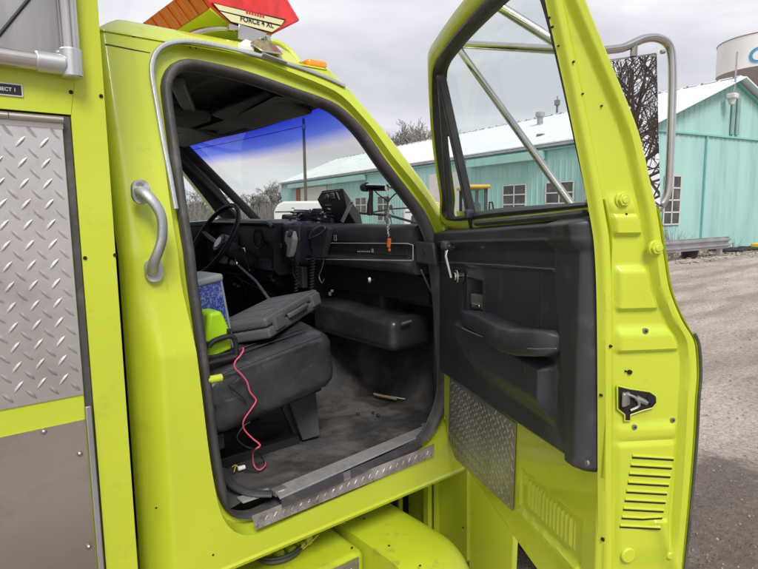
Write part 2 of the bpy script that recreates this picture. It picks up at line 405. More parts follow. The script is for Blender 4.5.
# ---- door seal
O0 = offs(op, .004); tf = lambda p: .30+.55*sm(.72,.80,p.y)
i1 = offv(op, lambda p: -.006*tf(p)); i2 = offv(op, lambda p: -.018*tf(p)); i3 = offv(op, lambda p: -.027*tf(p)); i4 = offv(op, lambda p: -.030*tf(p))
MB().rings([L3(O0,.032),L3(O0,.014),L3(op,.003),L3(i1,-.001),L3(i2,.004),L3(i3,.014),L3(i4,.026),L3(i4,.042)]).build('door_seal', 'rubber', truck, ang=70)
j1 = offv(op, lambda p: -.033*tf(p))
MB().rings([L3(i4,.040),L3(j1,.042),L3(j1,.046),L3(offs(op,.0),.054),L3(offs(op,.05),.06)]).build('inner_jamb', 'black_trim', truck, ang=50)
# ---- sill tread strip, screws
tp = [V((.70,.010,.690)), V((1.465,.010,.706))]
P0 = side(251.7,518.7,-CB-.007); P1 = side(434,446,-CB-.007); ud = (P1-P0); uw = ud.length; ud.normalize(); dn = V((0,-.10,-1)).normalized()
nrm = V((0,-1,.1)).normalized()
sw = .036; m1 = lambda u,v,k: P0+ud*u+dn*v+nrm*(.0015+k)
sp = MB(); sp.prism([P0-dn*.008, P0+ud*uw-dn*.008, P0+ud*(uw-.004)+dn*sw, P0+ud*.010+dn*sw], nrm*.002)
sp.box((0,0,0),(0,0,0)); sp.v = sp.v[:8]; sp.f = sp.f[:6]
treads(sp, lambda u,v,k: P0+ud*u+dn*v+nrm*(.002+k), uw, sw, lambda u,v: .02<u<uw-.01 and .004<v<sw-.003, pitch=.030, L=.021, W=.0058, H=.0018)
so = sp.build('sill_tread_plate', 'scuff', truck, ang=20)
sc = MB()
for k in (.02,.3,.6,.97): sc.cyl(P0+ud*uw*k+dn*.026+nrm*.002, P0+ud*uw*k+dn*.026+nrm*.005, .004, 10)
sc.each('screw', 'screw', so)
# ---- assist handle on the B pillar
hp = [((139,190),.0),((141,191),-.02),((148,196),-.045),((157,207),-.055),((162,220),-.057),((162,238),-.056),((158,252),-.052),((154,262),-.04),((152,270),-.018),((152,271),.0)]
hpts = catmull([ay(x,y,o) for (x,y),o in hp], 5)
n_ = len(hpts)
hb = MB(); hb.tube(hpts, [.0175-.004*math.sin(math.pi*i/(n_-1))+ (0.002 if i in (0,n_-1) else 0) for i in range(n_)], 12, flat=.8)
for c in ((140,192),(153,270)):
    q = ay(*c, -.001); 
    hb.rbox(q+V((0,-.006,0.0)), (.046,.018,.062), .0225)
hh = hb.build('grab_handle', 'cast_alu', truck, ang=60)
b = MB()
for c in ((140,185),(153,273)):
    q = ay(*c, -.02); b.cyl(q+V((0,.004,0)), q+V((0,-.004,0)), .0075, 12); 
b.each('bolt', 'screw', hh)
# ---- striker on the lower left jamb
st = MB(); q = side(214,379,.01); st.cyl(q+V((-.012,0,0)), q+V((.022,0,0)), .011, 14); st.cyl(q+V((-.018,-.002,0)), q+V((-.008,-.002,0)), .007, 12)
st.build('door_striker', 'lime', truck)
# ---- small rust marks and holes in the cab side
hm = MB()
for p in ((151,61),(190,47),(196,48),(156,508),(213,555)): q = side(*p,-.003 if p[1]<300 else -CB-.002); hm.cyl(q, q+V((0,-.0015,0)), .0028, 8)
for p in ((71,92),(101,96),(85,258),(115,255)): q = ay(*p,-.121); hm.cyl(q, q+V((0,-.0012,0)), .0042, 10)
hm.each('bolt_hole', 'hole', truck)

# ================================================================== RESCUE BODY (left foreground)
YB = -.12; XF = .345
bb = MB()
bx0 = -1.6
z0, z1 = .35, 2.62
doorx = lambda z: None
pa = ay(65,119,YB); pb = ay(105,569,YB)
dx = pa.x; dz = pa.z+.006                       # compartment opening: right edge x, top z
winz = ay(30,62,YB).z; winx = ay(72,30,YB).x
# side skin as strips around the compartment opening and the high frame
bb.prism([(XF,YB,z0),(XF,YB,z1),(winx+.002,YB,z1),(winx+.002,YB,winz),(dx+.012,YB,dz),(dx+.012,YB,z0)], (0,.06,0))
bb.prism([(bx0,YB,dz+.004),(dx+.012,YB,dz+.004),(winx+.002,YB,winz),(bx0,YB,winz)], (0,.06,0))
bb.prism([(bx0,YB+.001,winz),(winx+.002,YB+.001,winz),(winx+.002,YB+.001,z1),(bx0,YB+.001,z1)], (0,.05,0))
bb.box(((bx0+XF)/2-.0, .97+.03, (z0+z1)/2), (XF-bx0-.004, 2.05, z1-z0-.004))
body = bb.build('utility_body', 'lime', truck, ang=30, bevel=.004)
# compartment door: lime leaf, dark gap, tread plate, lower steel panel
gap = MB(); gap.box(((bx0+dx)/2, YB+.028, (z0+dz)/2), (dx-bx0+.02, .05, dz-z0)); gap.build('door_gap', 'rubber', body)
lf = MB(); lf.box(((bx0+dx-.006)/2, YB+.012, (z0+dz-.012)/2), (dx-.006-bx0, .03, dz-.012-z0)); leaf = lf.build('compartment_door', 'lime', body, bevel=.003)
tr = MB(); a = ay(88,393.5,YB-.006); zb = a.z; zt = dz-.022; xr = dx-.008
tr.prism([(-.62,YB-.0032,zb),(xr,YB-.0032,zb),(xr,YB-.0032,zt),(-.62,YB-.0032,zt)], (0,-.003,0))
treads(tr, lambda u,v,k: V((-.62+u, YB-.0062-k, zb+v)), xr+.62, zt-zb, lambda u,v: .012<u<xr+.62-.012 and .014<v<zt-zb-.012, pitch=.042, L=.031, W=.0075, H=.003)
tr.build('tread_plate', 'tread', body, ang=25)
hg = MB(); hz = dz-.006
for k in range(10):
    x1_ = dx-.006-k*.098; hg.cyl((x1_-.0965,YB-.010,hz-.004),(x1_,YB-.010,hz-.004),.0075,12)
hg.prism([(dx-.99,YB-.002,hz-.022),(dx-.006,YB-.002,hz-.022),(dx-.006,YB-.002,hz-.004),(dx-.99,YB-.002,hz-.004)],(0,-.006,0))
hg.build('hinge', 'steel', body)
sl = MB(); zs = ay(88,419,YB-.006).z
sl.prism([(-.62,YB-.0032,z0+.02),(xr-.002,YB-.0032,z0+.02),(xr-.002,YB-.0032,zs),(-.62,YB-.0032,zs)], (0,-.0025,0))
stl = sl.build('steel_panel', 'steel', body)
et = MB(); et.prism([(xr+.001,YB-.004,z0),(xr+.013,YB-.004,z0),(xr+.013,YB-.004,zs+.03),(xr+.001,YB-.004,zs+.03)], (0,-.008,0)); et.build('edge_trim', 'galv', body, bevel=.002)
b = MB()
for p in ((44,432),(80,454),(88,419),(89,547)):
    q = ay(*p, YB-.006); b.cyl(q, q+V((0,-.002,0)), .0068, 14); b.cyl(q+V((0,-.002,0)), q+V((0,-.0045,0)), .0052, 14, r2=.0025)
b.each('screw', 'screw', body, 2)
# name plate
c0 = ay(-34,81,YB-.001); c1 = ay(23.5,97,YB-.001)
plx0, plx1, plz0, plz1 = c0.x, c1.x, ay(23,97.5,YB).z, ay(23,84.5,YB).z
np_ = MB(); np_.box(((plx0+plx1)/2, YB-.0015, (plz0+plz1)/2), (plx1-plx0, .003, plz1-plz0)); pl_ = np_.build('name_plate', 'decal', body, bevel=.001)
np2 = MB(); np2.box(((plx0+plx1)/2, YB-.0032, (plz0+plz1)/2), (plx1-plx0-.006, .001, plz1-plz0-.006)); np2.build('plate_face', 'plate_black', body)
text('CONNECT 1', 'plate_lettering', 'decal', (plx1-.012, YB-.0040, (plz0+plz1)/2-.0035), (1,0,0), (0,0,1), .0070, body, align='RIGHT')
# high frame of stainless tube round a stainless sheet
sh = MB(); sh.prism([(bx0,YB-.0035,winz+.01),(winx-.01,YB-.0035,winz+.01),(winx-.01,YB-.0035,z1-.01),(bx0,YB-.0035,z1-.01)], (0,-.003,0))
sheet = sh.build('steel_sheet', 'steel_sheet', body)
g = MB(); g.tube([ay(-20,55,YB-.008),ay(0,34,YB-.008),ay(28,0,YB-.008),ay(50,-30,YB-.008)], .004, 6); g.build('sheet_seam', 'dark', body)
yt = YB-.024; hz_ = ay(20,59,yt); vt = ay(69,30,yt)
A0 = V((-1.5,yt,hz_.z)); A1 = V((vt.x+.0,yt,hz_.z)); A2 = V((vt.x,yt,2.7))
tb = MB(); tb.cyl(A0, A1-V((.03,0,0)), .0178, 20); tb.cyl(A1+V((0,0,.02)), A2, .0178, 20)
tb_ = tb.build('tube_frame', 'stainless', body)
cl = MB(); cl.cyl(A1-V((.066,0,0)), A1-V((.012,0,0)), .0205, 22); cl.cyl(A1-V((0,0,.024)), A1+V((0,0,.034)), .0212, 22)
cl.each('tube_collar', 'satin_alu', body, bevel=.003)

# ================================================================== LIGHT BAR
LB = MB(); yn = .36
pts = [ay(x,y,yn) for x,y in ((212,7),(230,22),(273,34),(301,20),(287,-4),(262,-26),(222,-34),(196,-16))]
_e = az(167,36,pts[0].z)-pts[0]; ext = _e*((W/2-yn)/_e.y)
lb = MB(); lb.prism([pts[i]+V((0,.004,0)) for i in range(8)], ext); lb.prism([V((pts[i].x,W-pts[i].y,pts[i].z)) for i in range(8)], V((ext.x,-ext.y,0))); lbo = lb.build('light_bar', 'red_lens', truck, ang=25, bevel=.006)
ol = MB(); o1 = [pts[7]+V((-.004,.02,0)), pts[0]+V((-.004,.02,0))]
ol.prism([o1[0],o1[1],o1[1]+V((.01,0,0)),o1[0]+V((.01,0,0))], ext*.98)
lns = ol.build('rear_lens', 'orange_lens', lbo)
gr = MB()
for k in range(1,8):
    gr.tube([o1[0]+ext*(k/8)-V((.001,0,0)), o1[1]+ext*(k/8)-V((.001,0,0))], .0025, 5)
gr.each('lens_rib', 'orange_lens', lbo)
up = MB(); d0 = V((0,0,-.005)); up.prism([pts[0]+d0+V((-.004,.01,0)), pts[1]+d0+V((0,.01,0)), pts[2]+d0+V((0,.01,-.0)), pts[2]+V((0,.01,.004)), pts[0]+V((0,.01,.004))], ext)
up.build('bar_tray', 'lime', lbo)
pn = [ay(x,y,yn-.001) for x,y in ((213,2.5),(231,21.5),(272,32.5),(283,20.5))]
bp_ = MB(); bp_.prism([ay(x,y,yn+.001) for x,y in ((211,2.5),(230,22.5),(272.5,33),(286,19.5))], (0,-.003,0)); bp_.build('end_cap_frame', 'dark', lbo)
cr = MB(); cr.prism([ay(x,y,yn-.003) for x,y in ((213.5,3.5),(219,10),(281,25),(284,20.5))], (0,-.002,0))
cr.prism([ay(x,y,yn-.003) for x,y in ((220,11.5),(231,21.5),(272,32),(280,26.5))], (0,-.002,0)); cr.build('end_label', 'cream', lbo)
tx = ay(240,20.5,yn-.006); tx2 = ay(272,27.5,yn-.006); dr = (tx2-tx)
text('FORCE 4 XL', 'end_lettering', 'plate_black', tx, dr, (0,0,1), .017, lbo, align='LEFT', sx=1.0)
t3 = ay(246,13.3,yn-.006); t4 = ay(265,18,yn-.006)
ri = MB(); 
for k in range(7):
    q = t3.lerp(t4, k/7); e = (t4-t3)/9; ri.quad(q, q+e, q+e+V((0,0,.010)), q+V((0,0,.010)))
ri.build('end_red_mark', 'red_ink', lbo)
# mounting feet, tubes
bk = MB(); f0 = ay(231,27,yn+.01); f1 = ay(268,38,yn+.01)
bk.bar(f0, f1, .02, .016); bk.bar(ay(238,31,yn), ay(266,40,yn), .05, .006, (0,1,0)); bk.cyl(ay(231,25,yn-.02), ay(231,31,yn-.02), .013, 10); bk.cyl(ay(267,36,yn-.02), ay(268,42,yn-.02), .012, 10)
bk.prism([ay(250,44,.2),ay(258,40,.3),ay(275,46,.3),ay(283,55,.17),ay(262,52,.17)],(0,0,.006))
bk.build('mount_bracket', 'stainless', lbo, bevel=.002)
tb1 = MB(); tb1.tube(catmull([ay(176,42,.22),ay(184,37,.26),ay(198,31.5,.32),(ay(214,29,.36)),ay(229,29,.38)],6), .009, 8); tb1.build('conduit', 'stainless', lbo)
tb2 = MB(); tb2.tube(catmull([ay(270,41,.36),ay(280,44,.33),ay(291,52,.27),ay(300,64,.2)],6), .009, 8); tb2.build('mount_hoop', 'lime', lbo)
wl = MB(); wl.prism([ay(238,48,.2),ay(246,43,.24),ay(256,47,.24),ay(254,51,.2)],(0,0,.012)); wl.build('mount_pad', 'white', lbo)
# amber clearance lamp near the front of the roof
am = MB(); q = ay(314,68,.30); am.rbox(q+V((0.0,0,0.008)), (.085,.06,.034), .014); amo = am.build('clearance_lamp', 'amber', truck, ang=60)

# ================================================================== WINDSHIELD
def wsp(u, v, off=0):
    b = V((1.76, .16+(W-.32)*u, 1.50)); t = V((1.19, .26+(W-.52)*u, 2.005))
    bow = .07*math.sin(math.pi*u); p = b.lerp(t, v); return p+V((bow+off, 0, 0))
MB().grid(lambda u,v: wsp(u,v), 24, 16).build('windshield', 'windshield_glass', truck)
fr = MB(); bd = [wsp(i/24,1,.004)+V((0,0,.004)) for i in range(25)]; bd2 = [wsp(i/24,1,-.05)+V((0,0,-.012)) for i in range(25)]
bd3 = [wsp(i/24,1,.03)+V((0,0,.05)) for i in range(25)]
fr.rings([bd3, bd, bd2, [p+V((-.16,0,-.0)) for p in bd2]], close=False)
fr.build('windshield_header', 'headliner', truck)
fr = MB(); fr.tube([wsp(i/24,.985,-.02)+V((0,0,.004)) for i in range(25)], .018, 8); fr.tube([wsp(i/24,1.0,-.03)+V((0,0,.012)) for i in range(25)], .022, 8); fr.build('header_trim', 'headliner', truck)
rfj = MB(); rfj.grid(lambda u,v: roofp(1,v).lerp(wsp(v,1,.012)+V((0,0,.012)), u), 8, 40); rfj.build('roof_front_edge', 'lime', truck, ang=60)
# A pillar trims (inside)
for sgn, nm in ((0,'pillar_trim'),(1,'pillar_trim')):
    t = MB()
    def pp(v, k):
        a = wsp(0 if sgn==0 else 1, v); w = (.055,.03,-.012)[k]; s_ = -1 if sgn==0 else 1
        return a+V(((-.035,-.045,.0)[k]+0, s_*w*1.0, -.004))
    t.rings([[pp(i/10,k) for i in range(11)] for k in range(3)], close=False)
    t.build(nm, 'black_trim', truck, solid=.008)
lp = MB()
lp.tube([wsp(1,0,-.12)+V((0,.06,0)), wsp(1,.5,-.10)+V((0,.05,0)), wsp(1,1,-.10)+V((0,.05,0))], .014, 8)
lp.build('driver_pillar', 'black_trim', truck)
ib = MB(); ib.rings([[S3d(p.x,p.y,.052) for p in offs(drw,.0)],[S3d(p.x,p.y,.060) for p in offs(drw,.012)],[S3d(p.x,p.y,.062) for p in offs(drw,.10)]]); ib.build('driver_window_trim', 'black_trim', truck)
# driver's window frame lines and glass
dg = MB(); c = [S3d(p.x,p.y,.03) for p in drw]; dg.add(c, [list(range(len(c)))]); dg.build('driver_window', 'door_glass', truck)
dv = MB(); dv.tube([S3d(1.26,1.55,.04),S3d(1.16,1.93,.04)], .011, 6); dv.build('vent_bar', 'black_trim', truck)
# hood, fenders and cowl ahead of the glass
hood = MB()
def hf(u, v):
    x = 1.78+1.35*u; y = .12+(W-.24)*v; e = min(v,1-v)
    return V((x, y, 1.415-.10*u+.02*math.sin(math.pi*v)-.06*(1-sm(0,.06,e))-.25*sm(.93,1,u)))
hood.grid(hf, 20, 24); hd_o = hood.build('hood', 'lime', truck)
cw = MB(); cw.prism([(1.66,.05,1.47),(1.82,.05,1.45),(1.82,.05,1.2),(1.66,.05,1.2)], (0,W-.1,0)); cw.build('cowl', 'black_trim', truck)
for sgn in (0,1):
    f = MB(); y0 = -.03 if sgn==0 else W+.03; s_ = 1 if sgn==0 else -1
    wc, wr = 2.22, .50
    top = [(1.715,.40),(1.715,.42)]+[(wc+wr*math.cos(R(a)), .44+wr*math.sin(R(a))) for a in range(178,-1,-12)]+[(3.1,.42),(3.14,.6),(3.14,1.25),(1.78,1.39),(1.70,1.39),(1.70,.62),(1.70,.45)]
    f.prism([V((x, y0-s_*.045*(1 if z<1.3 else 0)*1, z)) for x,z in top], (0, s_*.03, 0))
    f.box((2.47, y0+s_*.10, 1.385),(1.34,.22,.012)); f.build('fender', 'lime', truck, ang=25, bevel=.006)
    fl_ = MB(); fl_.rings([[V((wc+r_*math.cos(R(a)), y0-s_*o_, .44+r_*math.sin(R(a)))) for a in range(150,4,-5)] for r_,o_ in ((.50,-.02),(.53,.20),(.50,.235),(.485,.22),(.48,0))], close=False); fl_.build('wheel_flare', 'black_trim', truck)
    w = MB(); yc = y0-s_*.19
    def tyr(u,v):
        a = 2*math.pi*u; pr = [(.0,.21),(.02,.34),(.05,.395),(.10,.415),(.15,.418),(.20,.415),(.25,.395),(.28,.34),(.30,.21)]
        k = v*(len(pr)-1); i = min(int(k),len(pr)-2); t=k-i; o_=pr[i][0]*(1-t)+pr[i+1][0]*t; r_=pr[i][1]*(1-t)+pr[i+1][1]*t
        if .10<=o_<=.20 and int(u*144)%2: r_ -= .010
        return V((wc+r_*math.cos(a), yc+s_*(o_-.06), .418+r_*math.sin(a)))
    w.grid(tyr, 144, 17, closeu=True); wo = w.build('tyre', 'tyre', truck, ang=30)
    h = MB(); h.cyl((wc,yc-s_*.02,.418),(wc,yc+s_*.2,.418),.21,28); h.cyl((wc,yc-s_*.07,.418),(wc,yc,.418),.07,18); h.build('wheel_hub', 'paint_white', truck, bevel=.01)
# rear wheels under the body, grille end, so that the truck stands
for y_ in (.0, W-.26):
    w = MB(); w.tube([(-1.1,y_,.418),(-1.1,y_+.03,.418),(-1.1,y_+.23,.418),(-1.1,y_+.26,.418)], [.36,.418,.418,.36], 48); w.build('tyre', 'tyre', truck)
gl = MB(); gl.box((3.12,W/2,.95),(.06,W-.1,.55)); gl.build('grille', 'dark', truck, bevel=.01)
bmp = MB(); bmp.rbox((3.27,W/2,.62),(.12,W+.05,.2),.03); bmp.build('bumper', 'chrome', truck)
cf = MB()
for y_ in (.45, W-.45): cf.box((.9,y_,.45),(4.6,.08,.16))
cf.each('chassis_rail', 'dark', truck)
# ---- what shows under the sill and behind the door: fender return, posts, black recess
ur = MB()
ur.prism([(1.602,.30,.20),(1.602,-.055,.20),(1.602,-.055,.60),(1.602,.02,.635),(1.602,.30,.635)], (.02,0,0))
fr_o = ur.build('fender_return', 'lime', truck, bevel=.004)
ur2 = MB(); ur2.tube([V((1.597,.118,.24)),V((1.597,.118,.50)),V((1.597,.09,.56)),V((1.597,.07,.62))], .012, 6); ur2.tube([V((1.597,.125,.2)),V((1.597,.125,.62))], .006, 6); ur2.each('stamped_rib', 'lime', truck)
po = MB(); A = ax(427.5,474,1.56); po.box((1.56, A.y, .43),(.022,.03,.42)); po.box((1.52, A.y+.13, .43),(.02,.014,.42)); po.box((1.50, A.y+.23, .43),(.02,.02,.42)); po.each('frame_post', 'lime', truck, bevel=.002)
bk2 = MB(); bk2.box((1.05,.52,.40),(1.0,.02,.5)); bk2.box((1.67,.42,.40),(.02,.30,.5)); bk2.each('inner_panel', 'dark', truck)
lr = MB(); lr.prism([(1.615,-.050,.10),(1.665,-.225,.10),(1.665,-.235,.40),(1.65,-.20,.56),(1.615,-.05,.60)], (.03,0,0)); lr.build('fender_lower', 'lime', truck, bevel=.004)

# ---- side boxes below the cab
def boxprof(yo, r, zt, yi=.42, zb=.15):
    pr = [V((0,yi,zb)),V((0,yi,zt)),V((0,yo+r,zt))]
    for k in range(1,9): a = R(90*k/8); pr.append(V((0,yo+r-r*math.sin(a), zt-r+r*math.cos(a))))
    pr.append(V((0,yo,zb))); return pr
fb = MB(); 
def endring(x, d, yo, r, zt): return [V((x,p.y+(d if p.y<0.3 else 0)*1,p.z-(d if p.z>.3 else 0))) for p in boxprof(yo,r,zt)]
zB = .47
fb.rings([endring(1.105,0,-.33,.16,zB)]+[endring(1.31+.09*math.sin(R(a)), .09*(1-math.cos(R(a))), -.33,.16,zB) for a in range(0,91,10)], close=True, caps=True)
b2 = fb.build('side_box', 'lime_dirty', truck, ang=40)
fa = MB(); fa.rings([endring(.40,0,-.058,.02,zB-.006), endring(1.05,0,-.058,.02,zB-.006)]+[endring(1.05+.05*math.sin(R(a)), .05*(1-math.cos(R(a))), -.058,.02,zB-.006) for a in range(0,91,15)], close=True, caps=True)
b1 = fa.build('battery_box', 'lime_dirty', truck, ang=40)
pd = MB(); x0_, x1_ = .62, 1.055; pd.prism([(x0_,-.0615,.2),(x1_,-.0615,.2),(x1_,-.0615,.452),(x0_,-.0615,.452)], (0,-.003,0))
treads(pd, lambda u,v,k: V((x0_+u,-.0645-k,.2+v)), x1_-x0_, .25, lambda u,v: .01<u<x1_-x0_-.01 and .01<v<.24, pitch=.036)
pd.build('box_tread_plate', 'tread_old', b1, ang=20)
jm = MB(); q = az(280,551,zB+.01)
ring = [q+V((.075*math.cos(a),.055*math.sin(a),0)) for a in [2*math.pi*k/28 for k in range(29)]]; jm.tube(ring, .007, 6); jm.tube([p+V((0,0,.012)) for p in ring], .005, 6)
jm.build('filler_ring', 'rubber', truck)
jn = MB()
for p in ((268,551),(279,553),(291,549),(300,545)): q = az(*p, zB+.015); jn.rbox(q,(.03,.035,.024),.008)
jn.cyl(az(308,543,zB), az(308,543,zB)+V((0,0,.03)), .016, 8); jn.each('filler_fitting', 'lime_dirty', truck)
wy = MB(); wy.tube(catmull([az(303,549,zB+.01),az(312,541,zB+.03),az(318,535,zB+.04),az(322,530,zB+.01),az(338,524,zB+.01),az(346,523,zB+.008)],5), .0028, 6); wy.build('loose_wire', 'wire_yellow', truck)
so_ = MB(); 
for p in ((364,519),(342,513),(389,546),(420,566),(410,505),(463,528),(352,548)): q = az(*p, zB+.001); so_.cyl(q,q+V((0,0,.002)), .004, 7)
so_.each('dirt_clod', 'dark', b2)
# ================================================================== PASSENGER DOOR
DH = V((-.45588,-.89004,0)); DN = V((-.89004,.45588,0)); H0 = V((1.519,0,0))
def DP(s, z, d=0, t=True):                     # s from the hinge to the latch, d outwards from the inner face
    return H0+DH*s-DN*(d-(.28*max(0,z-1.55) if t else 0))+V((0,0,z))
def dhit(x, y, d=0):                           # pixel on the inner face (tilted above the belt)
    p = hit(x, y, H0-DN*d, DN)
    if p.z > 1.55: p = hit(x, y, H0+V((0,0,1.55))-DN*d, DN-V((0,0,.28)))
    return V(((p-H0).dot(DH), p.z))
def jhit(x, y, s):
    p = hit(x, y, H0+DH*s, DH); return V((-(p-H0).dot(DN), p.z))      # d, z
# inner / outer edge of the latch side, traced
jin = [jhit(x,y,1.03) for x,y in ((541,-40),(548,0),(570,100),(592,212),(598,260),(600,340),(600.5,475),(601,569),(601,610))]
jout = [jhit(x,y,1.05) for x,y in ((576,-40),(588,0),(613,62),(640,130),(652,180),(660,215),(666,255),(672,290),(683,318),(695,338),(698,352),(699,375),(697,400),(695,440),(690,500),(683,569),(678,610))]
jin = catmull(jin, 8); jout = catmull(jout, 8)
def atz(curve, z):
    for a, b in zip(curve, curve[1:]):
        if (a.y-z)*(b.y-z) <= 0: return a.x+(b.x-a.x)*((z-a.y)/(b.y-a.y+1e-9))
    return curve[0].x if z > curve[0].y else curve[-1].x
ztop, zbot = 2.06, .70
yz = lambda py: 1.6-(py-208)*.00200             # pixel row on the latch face -> height
def jamb(u, v):
    z = ztop+(zbot-ztop)*v
    a, b = atz(jin,z), atz(jout,z); w = b-a; d = a+w*u; k = u*w
    s = 1.03+.02*u
    # profile across: rounded inner edge, seal channel, face, step to the skin edge
    h = -.010*(1-sm(0,.012,k)) + .004*sm(.0,.010,k)*(1-sm(.018,.030,k)) -.010*sm(.022,.034,k) + .016*sm(w-.034,w-.022,k) -.012*(sm(w-.010,w,k))
    inner = sm(.034,.046,k)*(1-sm(w-.045,w-.034,k))
    if z < 1.64:
        # pressed steps
        e = .009*sm(yz(213),yz(209),z)*(1-sm(yz(207),yz(190),z))
        e += .014*sm(yz(234),yz(231),z)*(1-sm(yz(216),yz(209),z))
        e += .013*sm(yz(309),yz(306),z)*(1-sm(yz(270),yz(262),z))*1.0
        e += .013*sm(yz(353),yz(349),z)*(1-sm(yz(336),yz(322),z))
        e += .012*sm(yz(452),yz(440),z)*(1-sm(yz(436),yz(424),z))*(.35+.65*u)
        e += .010*sm(yz(600),yz(560),z)*(1-sm(yz(452),yz(446),z))
        h += .8*e*inner
    if z < .95: h += .010*math.exp(-((k-.13-(.95-z)*.25)/.014)**2)
    return DP(s+h, z, d, False)
ds = MB(); NU, NV = 44, 300; ds.grid(jamb, NU, NV)
# inner sheet below and around the trim panel, with pressed ribs
def dbot(s): return .722-.045*sm(.1,.9,s)
lv = [dhit(*p) for p in ((517,465),(580,517),(578,552),(515,490))]
def skin(u, v):
    s = .0+1.03*u; zt = 1.10; zb = dbot(s)-.015
    # rounded lower front corner
    zb += .10*(1-sm(0,.10,s))**2
    z = zb+(zt-zb)*v; d = .004
    zl = z-.05*(s-.6)
    # louvre field
    w = sm(.655,.665,s)*(1-sm(.955,.965,s)); q = sm(.790,.797,zl)*(1-sm(.895,.902,zl))
    d += .006*w*q
    w2 = sm(.690,.695,s)*(1-sm(.925,.930,s)); q2 = sm(.806,.812,zl)*(1-sm(.880,.886,zl))
    d -= .006*w2*q2*(.5+.5*math.cos((s-.69)*2*math.pi/.0185))
    d += .010*w*sm(.762,.775,zl)*(1-sm(.785,.79,zl))*-1
    d += .012*(1-sm(0,.012,z-zb)) + .010*sm(1.015,1.03,s)
    return DP(s, z, d)
ds.grid(skin, 340, 90)
# hinge side face and lower edge, outer skin
def osk(u, v):
    z = dbot(1)+ (1.60-dbot(1))*v; s = 1.052*u - .0
    d = atz(jout, z); d = d*(.55+.45*sm(0,.5,u)) if u < .5 else d
    return DP(s, z, max(.03,d), False)
ds.grid(osk, 20, 40)
ds.grid(lambda u,v: DP(0+.0*v, .80+(1.55-.80)*u, .004+.09*v, False), 10, 4)
def lowe(u, v):
    s = 1.04*u; z = dbot(s)-.015+.10*(1-sm(0,.10,s))**2; d = .016+(max(.03,atz(jout,z)*(.55+.45*sm(0,.5,u)))-.016)*v
    return DP(s, z, d, False)
ds.grid(lowe, 60, 4)
# the shut face between the trim panel edge and the latch face
ds.grid(lambda u,v: DP(.96+.074*u, 1.05+(1.62-1.05)*v, .006-.002*u), 5, 20)
# ---- window frame
Wo = [(.0,1.545),(.035,1.66),(.095,1.82),(.175,1.95),(.245,2.045),(.285,2.085),(.36,2.10),(.55,2.118),(.75,2.128),(.90,2.125),(.98,2.085),(1.012,2.02),(1.012,1.85),(1.012,1.70),(1.010,1.60),(.998,1.585),(.96,1.578),(.5,1.53)]
Wi = [(.052,1.575),(.085,1.66),(.148,1.82),(.225,1.94),(.292,2.015),(.335,2.036),(.39,2.046),(.56,2.062),(.75,2.070),(.88,2.068),(.955,2.038),(.978,1.98),(.985,1.85),(.985,1.72),(.985,1.622),(.975,1.611),(.94,1.607),(.5,1.590)]
po_ = [dhit(*p) for p in ((443,225),(434,150),(425,64))]
def fr_loop(Lp, d): return [DP(p.x,p.y,d) for p in catmull([V(a) for a in Lp], 7, True)]
def mixl(a, b, k): return [(p[0]+(q[0]-p[0])*k, p[1]+(q[1]-p[1])*k) for p,q in zip(a,b)]
ds.rings([fr_loop(Wi,.030),fr_loop(Wi,.012),fr_loop(mixl(Wi,Wo,.15),.002),fr_loop(mixl(Wi,Wo,.5),-.004),fr_loop(mixl(Wi,Wo,.86),.002),fr_loop(Wo,.012),fr_loop(Wo,.026),fr_loop(mixl(Wi,Wo,.75),.036),fr_loop(Wi,.045)])
door = ds.build('passenger_door', 'lime', truck, ang=38)
# rubber run round the glass
MB().rings([fr_loop(mixl(Wi,Wo,.10),.000),fr_loop(mixl(Wi,Wo,-.06),-.004),fr_loop(mixl(Wi,Wo,-.28),.008),fr_loop(mixl(Wi,Wo,-.28),.026)]).build('window_channel', 'black_trim', door, ang=60)
gi = fr_loop(Wi, .022)[:]; g = MB(); g.add(gi, [list(range(len(gi)))]); g.build('door_window', 'door_glass', door, ang=0)
# division bar of the vent window, vent latch
dbm = MB(); a = dhit(441,78,.006); b_ = dhit(473,222,.006); dbm.bar(DP(a.x,a.y,.008), DP(b_.x,b_.y-.02,.008), .02, .024, DN); 
dbm.bar(DP(a.x+.002,a.y,-.006), DP(b_.x+.002,b_.y-.02,-.006), .006, .01, DN)
dbm.build('division_bar', 'black_trim', door, bevel=.003)
fs_ = MB(); a = dhit(439,75,.0); b_ = dhit(449,218,.0); fs_.bar(DP(a.x,a.y,.004), DP(b_.x,b_.y,.004), .020, .02, DN); fs_.build('vent_seal', 'rubber', door, bevel=.004)
vl = MB(); a = dhit(471,214,-.01); vl.rbox(DP(a.x-.012,a.y,-.012),(.03,.02,.03),.008); a = dhit(449,134,-.004); vl.rbox(DP(a.x+.006,a.y,-.006),(.014,.012,.016),.004); vl.each('vent_latch', 'black_trim', door)
# belt rubber on the sill of the glass
bl = MB(); aa = [dhit(x,y,-.012) for x,y in ((476,223.5),(520,219.5),(560,216),(585,213))]; bl.tube([DP(p.x,p.y,-.012) for p in aa], .008, 6); bl.build('belt_seal', 'rubber', door)

